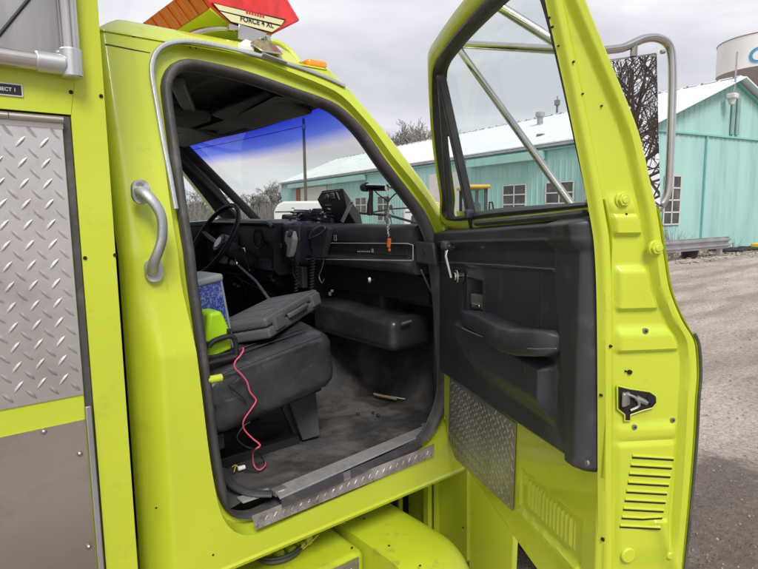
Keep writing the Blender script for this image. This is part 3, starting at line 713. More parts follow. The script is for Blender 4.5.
# ---- black trim panel as one height field
corner = lambda r: r
def ptop(s): return 1.533+.055*s
def pbot(s): return .992+.062*s
_a1 = dhit(455,243.3,-.0225); _b1 = dhit(562,241.5,-.0225); _a2 = dhit(441,262,-.0225); _b2 = dhit(562,269.8,-.0225)
def panel_d(s, z):
    zt, zb = ptop(s), pbot(s); h = .024
    e = min(s-.005, 1.018-s); 
    h *= sm(-.001,.012,e)
    # rolled top pad
    k = zt-z; h += .022*sm(.0,.018,k)*(1-sm(.045,.075,k)); h -= .022*(1-sm(0,.012,k))
    h -= .018*(1-sm(0,.010,z-zb))
    # wide raised rear border
    sb_ = min(.93, .865+.20*max(0,1.45-z))
    h += .020*sm(sb_,sb_+.03,s)*(1-sm(.99,1.018,s))
    # thin raised beads: framed strip and lower frame
    def bead(x, c, w=.0035): return math.exp(-((x-c)/w)**2)
    z1 = _a1.y+(_b1.y-_a1.y)*(s-_a1.x)/(_b1.x-_a1.x)+.003; z2 = _a2.y+(_b2.y-_a2.y)*(s-_a2.x)/(_b2.x-_a2.x)-.003
    ins = sm(.075,.08,s)*(1-sm(_b2.x,_b2.x+.005,s))
    h += .004*bead(z, z1)*ins + .005*bead(z, z2)*ins
    h += .004*(bead(s,_b2.x+.003)+bead(s,.078))*sm(z2-.004,z2,z)*(1-sm(z1,z1+.004,z))
    h -= .005*sm(z2,z2+.006,z)*(1-sm(z1-.006,z1,z))*ins
    h += .003*bead(s,.26)*(1-sm(z2-.01,z2,z))*sm(1.18,1.2,z)
    h += .003*bead(s,.80)*(1-sm(z2-.01,z2,z))*sm(1.20,1.22,z)
    # handle pocket
    ph = sm(.318,.326,s)*(1-sm(.436,.444,s))*sm(1.262,1.272,z)*(1-sm(1.385,1.393,z))
    h -= .034*ph
    pr = sm(.306,.312,s)*(1-sm(.450,.456,s))*sm(1.25,1.256,z)*(1-sm(1.397,1.403,z))
    h += .005*pr*(1-ph)
    # bulge under the arm rest fading towards the lower edge
    lo_ = 1.165-.038*sm(.25,.42,s)+.008*sm(.5,.9,s)
    h += .040*sm(.24,.30,s)*(1-sm(.865,.885,s))*sm(lo_-.035,lo_+.04,z)*(1-sm(1.235,1.26,z))

    return h
def pan(u, v):
    s = .005+1.013*u; z = pbot(s)+(ptop(s)-pbot(s))*v; 
    zb = pbot(s); 
    return DP(s, z, -panel_d(s, z)+.004)
pm = MB(); pm.grid(pan, 260, 200)
pm.grid(lambda u,v: DP(.03+.94*u, ptop(.03+.94*u)-.003+.010*v, -.004+.030*v), 20, 3)
pan_o = pm.build('door_trim_panel', 'door_vinyl', door, ang=60)
# arm rest: loft along traced centre line
ac = [(463,318,.045,.020),(478,314,.055,.030),(500,325,.060,.036),(522,334,.060,.038),(545,338,.058,.038),(556,340,.050,.032)]
ar = MB(); rings = []
for x_, y_, dep, hh in ((462,313,.02,.010),(464,316,.045,.020),(474,319,.062,.024),(486,323,.066,.028),(500,331,.070,.031),(515,339,.074,.033),(528,342,.074,.033),(545,343,.066,.031),(554,343.5,.058,.028),(557,344,.03,.016)):
    h_ = dhit(x_, y_, -.045); r_ = []
    for k in range(16):
        a_ = 2*math.pi*k/16; cx_ = math.copysign(abs(math.cos(a_))**.32, math.cos(a_)); sx_ = math.copysign(abs(math.sin(a_))**.32, math.sin(a_))
        r_.append(DP(h_.x, h_.y+hh*sx_, -.014-dep*.5-dep*.5*cx_))
    rings.append(r_)
ar.rings(rings, True, True)
def bead_line(px_, d_, r_=.0016, mt_='worn_highlight'):
    b = MB(); P_ = [dhit(x, y, d_) for x, y in px_]; b.tube([DP(p.x,p.y,d_) for p in P_], r_, 6); b.build('panel_bead', mt_, door)
bead_line([(441,262),(500,265.3),(562,269.8)], -.0225)
bead_line([(455,243.3),(510,241.8),(562,241.5),(562.3,268)], -.0225, .0012)
bead_line([(561,273),(561,300),(560,332)], -.0225, .0010)
bead_line([(462,328),(480,336),(512,347.5),(535,349),(556,348.5)], -.080, .0014)
ar.build('arm_rest', 'door_vinyl', door, ang=60)
# window crank
ck = MB(); a = dhit(451,247,-.04); kn = DP(a.x,a.y,-.03); b_ = dhit(456,278,-.05)
ck.cyl(kn, kn+DN*.028, .013, 14); ck.tube([kn+DN*.024, DP(a.x+.012,a.y-.03,-.062), DP(b_.x,b_.y,-.066)], [.0065,.005,.0045], 8, flat=.6)
ck.build('window_crank', 'stainless', door); kb = MB(); kb.rbox(DP(a.x-.004,a.y+.006,-.055),(.036,.03,.03),.01); kb.build('crank_boss', 'black_trim', door)
kk = MB(); c = dhit(457,276,-.04); kk.cyl(DP(c.x+.012,c.y,-.024), DP(c.x+.012,c.y,-.05), .022, 18); kk.cyl(DP(c.x+.012,c.y,-.05), DP(c.x+.012,c.y,-.056), .014, 18); kk.build('crank_knob', 'chrome', door, bevel=.003)
# inner pull handle in its pocket
ih = MB(); a = dhit(492,283,-.01); ih.rbox(DP(.375,1.325,.004),(.03,.075,.035),.006); ih.rbox(DP(.40,1.310,-.010),(.03,.06,.02),.007); ih.build('inner_handle', 'grey_trim', door)
ih = MB(); ih.rbox(DP(.405,1.312,-.027),(.012,.035,.012),.004); ih.build('handle_tip', 'chrome', door)
sc = MB()
for p in ((588,463),(556,350)): a = dhit(*p,-.03); q = DP(a.x,a.y,-.03); sc.cyl(q, q+DN*.004, .006, 10)
sc.each('panel_screw', 'screw', door)
# tread plate on the lower door
t0 = MB(); corners = [dhit(*p) for p in ((450.5,376),(516,423.5),(513,511),(456,459),(449,440))]
t0.prism([DP(p.x,p.y,.0005) for p in corners], DN*.003)
def inside(u, v):
    P = V((u,v)); n = len(corners); sg = None
    for i in range(n):
        a = corners[i]; b = corners[(i+1)%n]; e = b-a; c_ = (e.x*(P.y-a.y)-e.y*(P.x-a.x))/e.length
        if sg is None: sg = 1 if c_ > 0 else -1
        if c_*sg < .009: return False
    return True
treads(t0, lambda u,v,k: DP(u+.0, v, -.0026-k), 1, 1.2, inside, pitch=.0335, L=.024, W=.0055)
t0.build('door_tread_plate', 'tread_old', door, ang=20)
# ---- latch face details
def JP(px_, py_, lift=0):
    z = yz(py_); 
    for _ in range(12):
        a, b = atz(jin,z), atz(jout,z)
        best = min(range(0,41), key=lambda i: abs(_pj(jamb(i/40,(z-ztop)/(zbot-ztop)))[0]-px_)); u = min((best/40+(j-5)/200 for j in range(11)), key=lambda t: abs(_pj(jamb(max(0,min(1,t)),(z-ztop)/(zbot-ztop)))[0]-px_)); u = max(0,min(1,u))
        P = jamb(u,(z-ztop)/(zbot-ztop)); dy = _pj(P)[1]-py_; z += dy*.0018
    return P+DH*lift
def _pj(P):
    d = P-CAM; v = F_*d[0]+L_*d[1]+U_*d[2]; return PX+FX*v[0]/v[2], PY+FX*v[1]/v[2]
bo = MB()
for p, r in (((622,200),.0125),((655,248),.0125)):
    q = JP(*p); bo.cyl(q-DH*.004, q+DH*.004, r*1.25, 20); bo.cyl(q+DH*.003, q+DH*.010, r, 6); bo.cyl(q+DH*.008, q+DH*.012, r*.55, 14)
bo.each('frame_bolt', 'lime', door, 3, bevel=.0012)
sc = MB()
for p, r in (((645,331),.006),((634,427),.0055),((672,420),.0055)):
    q = JP(*p); sc.cyl(q-DH*.002, q+DH*.003, r, 14)
sc.each('jamb_screw', 'screw', door)
sc = MB()
for p, r in (((645,331),.0022),((634,427),.002),((672,420),.002),((626,214),.0016),((629,372),.005),((610,346),.003),((625,371),.002),((603,539),.004),((601,395),.003),((616,199),.0018),((548,18),.002),((552,27),.002),((558,46),.0015),((573,62),.002),((582,94),.002),((601,106),.0018)):
    q = JP(*p); sc.cyl(q-DH*.001, q+DH*.0038, r, 8)
sc.each('paint_chip', 'hole', door)
# latch recess
LP = [JP(*p, .004) for p in ((616,385),(628,388),(648,391),(654,396),(655,402),(651,407),(640,410),(629,414),(629,420),(623,420),(623,414),(616,408))]
lt = MB(); lt.prism(LP, DH*.002); lt.build('latch_opening', 'hole', door)
lt = MB(); rim = LP+[LP[0]]; lt.tube([p+DH*.001 for p in rim], .0018, 6); lt.build('latch_rim', 'lime', door)
lt = MB(); q = JP(634,397,.005); q2 = JP(645,402,.005); lt.rbox(JP(625,398,.006), (.03,.008,.03), .004); lt.tube([q,q2],[.007,.006],8); lt.tube(catmull([JP(620,392,.008),JP(632,396,.01),JP(636,404,.01),JP(628,409,.008)],4), .003, 6)
lt.build('door_latch', 'tread_old', door)
lt = MB(); q = JP(649,398,.006); lt.cyl(q, q+DH*.003, .010, 16); lt.build('latch_bore', 'hole', door)
# vent slots
vs = MB(); vl_ = MB()
for i in range(9):
    k = i/8; xa = 632+(620-632)*k; xb = 673+(660-673)*k; ya = 457.5+(527-457.5)*k; yb = 460+(529-460)*k
    q = [JP(xa,ya,.0006), JP((xa+xb)/2,(ya+yb)/2,.0006), JP(xb,yb,.0006)]
    vs.tube(q, .0019, 6); vl_.tube([p+V((0,0,.0045)) for p in q], .0034, 8, flat=.8)
vs.each('vent_slot', 'hole', door); vl_.each('vent_lip', 'lime', door)
pg = MB(); q = JP(628,555); pg.cyl(q-DH*.003, q+DH*.005, .017, 24); q = JP(670,556); pg.cyl(q-DH*.003, q+DH*.003, .009, 20); pg.each('jamb_plug', 'lime', door, bevel=.003)
# dark edge guard along the lower outer skin
eg = MB(); ep = [DP(1.053, p.y, p.x+.002, False) for p in jout if .6 < p.y < 1.35]; eg.tube(ep, .0032, 6); eg.build('edge_guard', 'rubber', door)

# ================================================================== MIRROR ON THE DOOR
SM = .72
def mh(x, y, s=SM): return hit(x, y, H0+DH*s, DH)
ma = MB(); loop = [mh(*p, SM-.012) for p in ((592,52),(606,50),(622,48),(634,43),(645,38.5),(657,38),(667,43),(671.5,54),(672.5,80),(671.5,120),(670,160),(668,188),(664,201),(656,211),(645,217),(630,222))]
ma.tube(catmull(loop, 5), .0105, 12); mo = ma.build('mirror_arm', 'stainless', door, ang=60)
br = MB(); P0_ = hit(457,44,H0+V((0,0,1.55))-DN*.09, DN-V((0,0,.28)))
br.tube([P0_, mh(598,52,SM-.012)], .0115, 10); br.tube([P0_+V((0,0,-.006)), hit(583,221,H0-DN*.11,DN)], .0105, 10)
br.tube([hit(470,-12,H0+V((0,0,1.55))-DN*.06, DN-V((0,0,.28))), mh(584,60,SM-.012)], .0125, 10)
br.each('mirror_brace', 'stainless', door, ang=60)
mq = [mh(*p) for p in ((596,61),(660.5,51.5),(657,206),(594,212))]
mc = sum(mq, V())/4; toc = (CAM-mc).normalized()
# glass turned a little up and forward of the sight line
fr_ = MB(); wv = (mq[1]-mq[0]).normalized(); uv = (mq[0]-mq[3]).normalized(); 
tiltM = Matrix.Rotation(R(-4), 3, wv)
mq2 = [mc+tiltM@(p-mc) for p in mq]; nf = (mq2[1]-mq2[0]).cross(mq2[3]-mq2[0]).normalized()
if nf.dot(toc) < 0: nf = -nf
fr_.prism([mc+(p-mc)*1.015 for p in mq2], nf*-.010); fro = fr_.build('mirror_head', 'stainless', door, bevel=.004)
gl_ = MB(); gl_.quad(*[p+nf*.001 for p in [mc+(p-mc)*.985 for p in mq2]]); gl_.build('mirror_glass', 'mirror', door, ang=0)
mk = MB(); q = mh(634,48,SM-.012); mk.cyl(q-V((0,0,.02)), q+V((0,0,.012)), .009, 8); mk.cyl(mh(661,52)+nf*.0, mh(664.5,51.5)+V((0,0,0)), .005, 8); q = mh(659,205); mk.cyl(q, q+DH*.02, .005, 8); mk.each('mirror_bolt', 'screw', door)
# ================================================================== CAB INTERIOR
FZ = .722
fm = MB()
def hump(x, y): return .26*sm(.60,.90,y)*(1-sm(1.18,1.34,y))*sm(1.15,1.55,x)+.012*noise.noise(V((x*5,y*5,3)))+.009*(.5-abs(noise.noise(V((x*7+y*3,y*11-x*2,1)))))*2
def floorp(u, v):
    s = u*1.85; y = .035+(W-.08)*v
    if s < 1.22: x = .43+s; z = FZ
    else:
        t = s-1.22; x = 1.65+t*.42*(1 if t<.6 else 1); z = FZ+ t*.78
        if t < .12: z = FZ+.78*t*t/.24; 
        else: z = FZ+.78*(t-.06)
    return V((x, y, z+hump(x,y)))
fm.grid(floorp, 200, 180)
fl = fm.build('floor_mat', 'floor_mat', truck, ang=60)
tr = MB()
# rear wall, driver door card, firewall, kick panel
tr.quad((.445,.04,.6),(.445,W-.04,.6),(.445,W-.2,2.04),(.445,.2,2.04))
tr.quad((.445,W-.09,.6),(1.70,W-.09,.6),(1.70,W-.09,1.52),(.445,W-.09,1.55))
tr.quad((.445,W-.09,1.55),(1.60,W-.09,1.53),(1.60,W-.02,1.53),(.445,W-.02,1.56))
tr.quad((1.90,.03,1.0),(1.90,W-.03,1.0),(1.72,W-.03,1.5),(1.72,.03,1.5))
tr.quad((1.54,.072,.72),(1.92,.066,.72),(1.92,.066,1.5),(1.54,.072,1.5))
tr.build('interior_trim', 'dark', truck, solid=.012)
kp = MB(); kp.prism([(1.545,.058,.735),(1.62,.052,.735),(1.80,.052,1.0),(1.74,.052,1.42),(1.545,.058,1.42)], (0,.006,0)); kp.build('kick_panel', 'floor_mat', truck, bevel=.003)
# headliner: follows the roof, with stamped frames, a console and two visors
hl = MB()
def hlp(u, v):
    x = .44+.73*u; y = .19+(W-.38)*v; e = min(v,1-v)
    return V((x, y, 2.055+.03*math.sin(math.pi*v)-.03*(1-sm(0,.06,e))-.012*math.exp(-((u-.55)/.03)**2)-.012*math.exp(-((v-.33)/.02)**2)))
hl.grid(hlp, 50, 60); hlo = hl.build('headliner', 'headliner', truck)
def visor(y0, y1, nm):
    b = MB(); M = Matrix.Rotation(R(14), 3, 'Y')
    b.rbox((1.075,(y0+y1)/2,1.995),(.20,y1-y0,.022),.010,M); o = b.build(nm, 'black_trim', truck, ang=60)
    r = MB(); r.tube([(1.15,y0+.02,2.0),(1.15,y1+.03,2.0),(1.17,y1+.05,2.03)], .006, 6); r.build('visor_rod', 'chrome', o)
    c = MB(); c.rbox((1.15,y1+.03,2.0),(.04,.05,.03),.008); c.rbox((1.14,y0,2.0),(.03,.03,.03),.008); c.build('visor_clip', 'dark', o)
visor(.33,.82,'sun_visor'); visor(1.14,1.62,'sun_visor')
oc = MB(); oc.rbox((.92,.97,2.015),(.16,.26,.045),.012,Matrix.Rotation(R(6),3,'Y')); oco = oc.build('overhead_console', 'headliner', truck, ang=60)
oc = MB(); oc.rbox((.80,.62,2.03),(.05,.50,.03),.01,Matrix.Rotation(R(-25),3,'Z')); oc.build('console_strap', 'grey_trim', oco)
oc = MB(); oc.rbox((.72,.90,2.035),(.16,.22,.02),.008); oc.build('dome_lamp', 'grey_trim', truck, ang=60)


# ---- sill: aluminium scuff strips, black rubber strips, door sill step
def strip(name, quad, z, n, mt_, gap=.55, th=.003):
    A_,B_,C_,D_ = [az(x,y,z) for x,y in quad]; b = MB()
    for k in range(n):
        t0, t1 = k/n, (k+gap)/n; b.prism([A_.lerp(D_,t0),B_.lerp(C_,t0),B_.lerp(C_,t1),A_.lerp(D_,t1)], (0,0,th))
    b.prism([A_-V((0,0,.002)),B_-V((0,0,.002)),C_-V((0,0,.002)),D_-V((0,0,.002))], (0,0,.002))
    return b.build(name, mt_, truck, ang=25)
print('SILL', [tuple(round(c,3) for c in az(x,y,.742)) for x,y in ((272,488),(429,423),(434,432),(281,499))])
strip('scuff_plate', ((273,489),(430,424),(433,431),(280,499)), .742, 7, 'scuff_alu')
strip('scuff_plate', ((237,498),(268,489),(271,493.5),(243,503)), .736, 4, 'scuff_alu')
for q_ in (((281,500),(343,474),(344,481),(282,508)),((350,471),(420,441.5),(422,447),(351,478))): strip('sill_rubber', q_, .735, 1, 'rubber', 1, .006)
strip('sill_clip', ((343,474),(350,471),(351,478),(344,481)), .735, 1, 'galv', 1, .004)
be = MB(); be.tube(catmull([az(222,470,.76),az(232,484,.75),az(250,493,.745),az(272,494,.74)],5), .016, 10, flat=.55); beo = be.build('seat_belt', 'black_trim', truck)
be = MB(); q = az(279,491,.738); be.rbox(q,(.045,.03,.022),.006,Matrix.Rotation(R(8),3,'Z')); be.build('belt_anchor', 'grey_trim', beo)
be = MB(); be.rbox(q+V((.0,-.0155,.002)),(.022,.003,.012),.001); be.build('belt_label', 'decal', beo)

# ---- passenger seat
def sth(p):                                     # tilt, crown and wrinkles of the cushion
    x, y, z = p; t = sm(-.29,.29,x)
    z2 = z + .16*(x) + .018*math.cos(x*4)*(1 if z > 0 else 0)
    z2 += -.02*sm(.05,.3,abs(y))*(1 if z>0 else 0)
    n = noise.noise(V((x*9,y*7,z*9)))*.008 + (.3-abs(noise.noise(V((x*13+z*20,y*3,z*9-x*6)))))*.009*(1 if y<-.1 else .5)
    # upholstery pulled in along the side
    dy = .012*math.sin(z*16+x*3) if y < -.2 else 0
    return V((x, y+dy+n*(1 if y<-.1 else .2), z2+n))
cs = MB(); cs.rbox((.885,.475,1.045),(.51,.65,.215),.060, None, 15, sth); seat = cs.build('passenger_seat', 'seat_vinyl', truck, ang=80)
pp = MB()
def edge(zs, yy): return [V((.885+x, .475+yy+.0, 1.045+zs+.16*x-.0)) for x in [-.235+.47*k/10 for k in range(11)]]
pp.tube(catmull([(.655,.148,1.100),(.75,.146,1.118),(.88,.146,1.142),(1.0,.147,1.163),(1.06,.148,1.172)],5), .0035, 6); pp.build('seat_piping', 'seat_vinyl', seat)
pp = MB()
for k in range(4): pp.tube([(.70,.22+.04*k,1.128),(.85,.22+.04*k,1.155),(1.05,.22+.04*k,1.184)], .004, 6, flat=.5)
pp.each('seat_seam', 'seat_vinyl', seat)
bk = MB(); bk.rbox((.545,.475,1.40),(.14,.62,.62),.05,Matrix.Rotation(R(-9),3,'Y'),6); bk.build('backrest', 'seat_vinyl', seat, ang=80)
sf = MB(); sf.box((.90,.30,.905),(.50,.03,.035),Matrix.Rotation(R(-9),3,'Y')); sf.box((.86,.70,.895),(.48,.03,.035),Matrix.Rotation(R(-9),3,'Y')); sf.box((.70,.45,.87),(.03,.5,.05)); sf.build('seat_frame', 'dark', seat)
lg = MB()
lg.prism([(1.02,.36,.96),(1.16,.36,.98),(1.15,.36,.88),(1.135,.36,.76),(1.15,.36,.735),(1.07,.36,.730),(1.055,.36,.78),(1.02,.36,.86)], (0,.02,0)); lg.prism([(1.02,.36,.96),(1.16,.36,.98),(1.15,.30,.74),(1.07,.30,.74)], (.0,.012,0)); lg.build('leg', 'black_trim', seat, bevel=.004)
lg = MB(); lg.prism([(.68,.36,.90),(.78,.36,.91),(.76,.36,.735),(.69,.36,.735)], (0,.02,0)); lg.build('leg', 'black_trim', seat, bevel=.004)
rl = MB(); rl.box((.83,.33,.742),(.46,.045,.035)); rl.box((.83,.66,.742),(.46,.045,.035)); rl.each('seat_rail', 'dark', seat, bevel=.003)
# driver seat
ds_ = MB(); ds_.rbox((.885,1.46,1.03),(.50,.52,.18),.042,None,6,sth); dso = ds_.build('driver_seat', 'seat_vinyl', truck, ang=80)
ds_ = MB(); ds_.rbox((.545,1.46,1.40),(.14,.52,.62),.05,Matrix.Rotation(R(-9),3,'Y'),5); ds_.build('backrest', 'seat_vinyl', dso, ang=80)
ds_ = MB(); ds_.box((.86,1.46,.83),(.42,.40,.2)); ds_.build('seat_base', 'dark', dso)

# ---- dashboard: main pad with glove box, centre pillar and instrument hood
prof = [(1.78,1.50),(1.72,1.535),(1.60,1.548),(1.50,1.553),(1.462,1.549),(1.446,1.535),(1.442,1.505),(1.446,1.478)]
prof2 = [(1.446,1.478),(1.470,1.474),(1.474,1.425),(1.470,1.416),(1.446,1.410),(1.436,1.402),(1.438,1.380),(1.452,1.366),(1.48,1.36),(1.60,1.36)]
d = MB(); ys_ = [.085,.09,.105,.14,.2,.4,.7,.95]
def dr(y, P):
    i = .02*(1-sm(.085,.14,y)); return [V((x+i, y, z-i*.5)) for x,z in P]
d.rings([dr(y,prof+prof2[1:]) for y in ys_], close=False); d.quad(*[V((x,.086,z)) for x,z in prof+prof2[1:]])
d.add([V((x,.95+(.9)*k,z)) for k in (0,1) for x,z in prof], [[i,i+1,8+i+1,8+i] for i in range(7)])
dash = d.build('dashboard', 'dash', truck, ang=50)
gb = MB(); gb.box((1.473,.46,1.449),(.006,.62,.040)); gbo = gb.build('glove_box_door', 'black_trim', dash, bevel=.002)
ln = MB(); ln.tube([ax(330,243,1.438),ax(408,243.5,1.438),ax(413,245,1.438),ax(413,260,1.438)], .0016, 5); ln.tube([ax(306,259,1.430),ax(412,260.5,1.430)], .0016, 5); ln.each('bright_bead', 'decal', dash)
rp_ = MB(); rp_.prism([ax(x,y,1.452) for x,y in ((415,241),(433,243),(436,266),(416,263))], (.02,0,0)); rp_.build('dash_end', 'dash', dash, bevel=.006)
sc = MB(); q = ax(424,251,1.448); sc.cyl(q, q-V((.004,0,0)), .007, 12); sc.build('dash_screw', 'screw', dash)
em = MB()
for k in range(7):
    q = ax(358+1.9*k, 251.5, 1.4685); em.box(q, (.0015,.006,.006))
q = ax(372.5,250.5,1.4685); em.box(q, (.0015,.013,.016)); em.build('dash_emblem', 'decal', dash)
text('13', 'dash_number', 'white', ax(333.5,240.5,1.4395), (0,-1,0), (0,0,1), .026, dash, sx=.8)
# rounded centre pillar
cp = MB(); cp.rbox((1.455,.905,1.455),(.17,.14,.215),.04,None,6); cp.build('centre_pillar', 'dash', dash, ang=80)
dc = MB(); q = ax(283,244,1.369); text('13', 'dash_decal', 'decal', ax(280,248,1.3655), (0,-1,.12), (0,.12,1), .022, dash, sx=.7)
text('1', 'dash_decal_small', 'decal', ax(281.5,255,1.3655), (0,-1,0), (0,0,1), .007, dash)
# instrument hood
ih = MB()
def hoodp(u, v):
    y = .975+.80*u; e = min(u,1-u); top = 1.572-.022*(1-sm(0,.10,e))**2
    P = [(1.60,top-.01),(1.45,top),(1.36,top),(1.335,top-.006),(1.332,top-.018),(1.345,top-.028),(1.395,top-.035),(1.40,1.37),(1.35,1.345),(1.33,1.325),(1.345,1.30),(1.45,1.29)]
    k = v*(len(P)-1); i = min(int(k),len(P)-2); t = k-i
    return V((P[i][0]*(1-t)+P[i+1][0]*t, y, P[i][1]*(1-t)+P[i+1][1]*t))
ih.grid(hoodp, 30, 45)
for y_ in (.975,1.775): ih.prism([(1.60,y_,1.55),(1.345,y_,1.555),(1.335,y_,1.33),(1.36,y_,1.30),(1.60,y_,1.30)], (0,.02,0))
iho = ih.build('instrument_hood', 'dash', dash, ang=45)
gg = MB()
for p,r in (((235,240),.048),((258,239),.050),((214,241),.04)):
    q = ax(*p,1.394); gg.cyl(q, q-V((.006,0,0)), r, 28); 
gg.each('gauge', 'dark', dash, bevel=.003)
gg = MB()
for p,r in (((235,240),.048),((258,239),.050)):
    q = ax(*p,1.388); gg.tube([q+V((-.003,r*math.cos(a),r*math.sin(a))) for a in [2*math.pi*k/28 for k in range(29)]], .0025, 5)
    for k in range(11):
        a = R(-30+24*k); gg.tube([q+V((-.001,r*.72*math.cos(a),r*.72*math.sin(a))), q+V((-.001,r*.86*math.cos(a),r*.86*math.sin(a)))], .0012, 4)
    gg.tube([q+V((-.001,0,0)), q+V((-.001,.022,.018))], .0015, 4)
gg.each('gauge_marks', 'grey_trim', dash, 13)
gg = MB()
for k in range(9): q = ax(230+2.2*k,224,1.392); gg.box(q,(.006,.006,.014))
q = ax(239,221,1.392); gg.box(q,(.003,.085,.003)); gg.build('warning_lights', 'grey_trim', dash)
gg = MB(); q = ax(263,242,1.39); gg.cyl(q,q-V((.02,0,0)),.012,12); q = ax(248,252,1.39); gg.cyl(q,q-V((.015,0,0)),.008,10); gg.each('dash_knob', 'black_trim', dash)
# under the dash: black panels, loose brackets, button, wiring
ud_ = MB(); ud_.box((1.52,.97,1.26),(.10,.22,.30)); ud_.box((1.58,1.45,1.18),(.06,.55,.26)); ud_.box((1.62,.5,1.30),(.16,.8,.12)); ud_.rbox((1.64,.62,1.22),(.16,.40,.16),.03); ud_.each('under_dash_panel', 'dark', truck)
q = ax(368.5,279.5,1.46); b = MB(); b.cyl(q+V((.02,0,0)),q,.012,14); b.cyl(q,q-V((.008,0,0)),.0165,18,r2=.010); b.build('chrome_button', 'chrome', dash)
wr = MB()
rnd = random.Random(3)
for k in range(16):
    a = ax(rnd.uniform(206,275), rnd.uniform(258,268), 1.42); b_ = ax(rnd.uniform(215,285), rnd.uniform(272,296), 1.40)
    wr.tube(catmull([a, a.lerp(b_,.4)+V((rnd.uniform(-.04,.02),rnd.uniform(-.05,.05),rnd.uniform(-.05,.02))), b_],5), rnd.uniform(.002,.0045), 5)
wr.build('dash_wiring', 'black_trim', truck)
wr = MB()
for p in ((268,271),(271,276),(266,269),(238,286),(234,284),(273,280),(216,262),(219,266),(332,291),(330,294),(262,267),(243,272)):
    q = ax(*p,1.39); wr.rbox(q,(.012,rnd.uniform(.008,.018),rnd.uniform(.006,.016)),.002,Matrix.Rotation(rnd.uniform(0,2),3,'X'))
wr.each('wire_connector', 'galv', truck)
br = MB(); br.tube([ax(421,270,1.45),ax(428,285,1.5),ax(436,300,1.56)], .004, 5); br.tube([ax(402,324,1.47),ax(411,321,1.52)], .006, 6); br.build('dash_brace', 'grey_trim', truck)
# padded box under the dash
pb_ = MB(); M = Matrix.Rotation(R(0),3,'Z'); 
def pbf(p): return V((p.x, p.y, p.z-.02*sm(-.02,.06,p.z)*sm(.1,-.28,p.y)))
pb_.rbox((1.545,.50,1.115),(.22,.60,.155),.035,None,7,pbf); pbo = pb_.build('heater_box', 'seat_vinyl', truck, ang=80)
b = MB(); b.prism([ax(x,y,1.50) for x,y in ((398,316),(402,318),(402,343),(397,346))],(.10,0,0)); b.build('box_end_bracket', 'black_trim', pbo)
# toe area dark cover beside the hump

# ---- steering wheel and column
sw = empty('steering', (0,0,0)); bpy.data.objects.remove(sw)
c = V((1.16,1.27,1.475)); ta = R(32); uu = V((math.sin(ta),0,math.cos(ta))); vv = V((0,1,0)); nn_ = V((-math.cos(ta),0,math.sin(ta)))
rim = [c+(uu*math.cos(a)+vv*math.sin(a))*.2 for a in [2*math.pi*k/48 for k in range(49)]]
b = MB(); b.tube(rim, .0125, 10); swo = b.build('steering_wheel', 'dark', truck, ang=80)
b = MB(); hc = c-nn_*.05
for sgn in (-1,1): b.tube([hc+vv*.03*sgn+uu*.0, hc+vv*.12*sgn+uu*(.02)+nn_*.02, c+vv*.195*sgn+uu*.045], [.018,.015,.011], 8, flat=.5)
b.each('wheel_spoke', 'grey_trim', swo)
b = MB(); b.cyl(hc-nn_*.02, hc+nn_*.02, .06, 24, r2=.05); b.build('horn_pad', 'black_trim', swo, bevel=.006)
b = MB(); b.cyl(hc+nn_*.02, hc+nn_*.024, .03, 20); b.build('horn_emblem', 'galv', swo)
b = MB(); b.tube([hc-nn_*.02, hc-nn_*.12, hc-nn_*.42], [.04,.045,.045], 14); b.build('steering_column', 'black_trim', truck)
b = MB(); b.tube([hc-nn_*.06-vv*.04, hc-nn_*.07-vv*.12+uu*.02, hc-nn_*.10-vv*.22-uu*.08], .005, 6); b.build('turn_lever', 'chrome', truck)
b = MB(); b.tube([az(204,204,1.64),ax(213,208,1.18)],.01,6)
# transfer / shift lever with a bright hook knob
g0 = ax(237,264,1.25); g1 = ax(277,300,1.25)
b = MB(); b.tube([g0, g0.lerp(g1,.5), g1+V((0,0,-.05))], [.0055,.007,.009], 8); go = b.build('shift_lever', 'galv', truck)
b = MB(); b.tube(catmull([ax(228,264,1.25),ax(229,260,1.25),ax(233,257.5,1.25),ax(236,260,1.25),ax(237,264,1.25)],5), .0075, 8); b.build('lever_knob', 'chrome', go)

# ---- cluttered gear on the dash top and face (fixed to it)
cbx = MB()
C0 = ax(320,191,1.56); ex = ax(340,186.5,1.56)
# box tilted: front face quad traced, pushed back
fq = [ax(x,y,1.52) for x,y in ((317.5,202),(325,191),(343.5,187),(349,190),(336,213),(329,212))]
F1 = [ax(x,y,1.50) for x,y in ((323.5,210),(320.5,191.5),(342,188.5),(346,209))]
ez = (F1[0]-F1[1]).normalized(); exx = (F1[2]-F1[1]).normalized(); nb = exx.cross(ez).normalized()
if nb.x < 0: nb = -nb
wB = (F1[2]-F1[1]).length; hB = (F1[0]-F1[1]).length
dpt = ax(362,212,1.50)
cbx.prism([ax(x,y,1.50) for x,y in ((323.5,211.5),(317,199.5),(322,190.5),(343,188),(347,210))], ax(361,215,1.56)-ax(343,188,1.50))
co_ = cbx.build('control_box', 'dark', dash, bevel=.003)
def on(u, v, k=.0): return F1[1]+(F1[2]-F1[1])*u+(F1[0]-F1[1])*v-V((k,0,0))
b = MB()
for u,v,r in ((.28,.33,.011),(.55,.28,.011)): b.cyl(on(u,v,-.002), on(u,v,.014), r, 14)
b.each('rotary_knob', 'black_trim', co_)
b = MB()
for u,v,r in ((.28,.33,.013),(.55,.28,.013),): 
    b.tube([on(u,v,.002)+V((0,r*math.cos(a),r*math.sin(a))) for a in [2*math.pi*k/16 for k in range(17)]], .0014, 4)
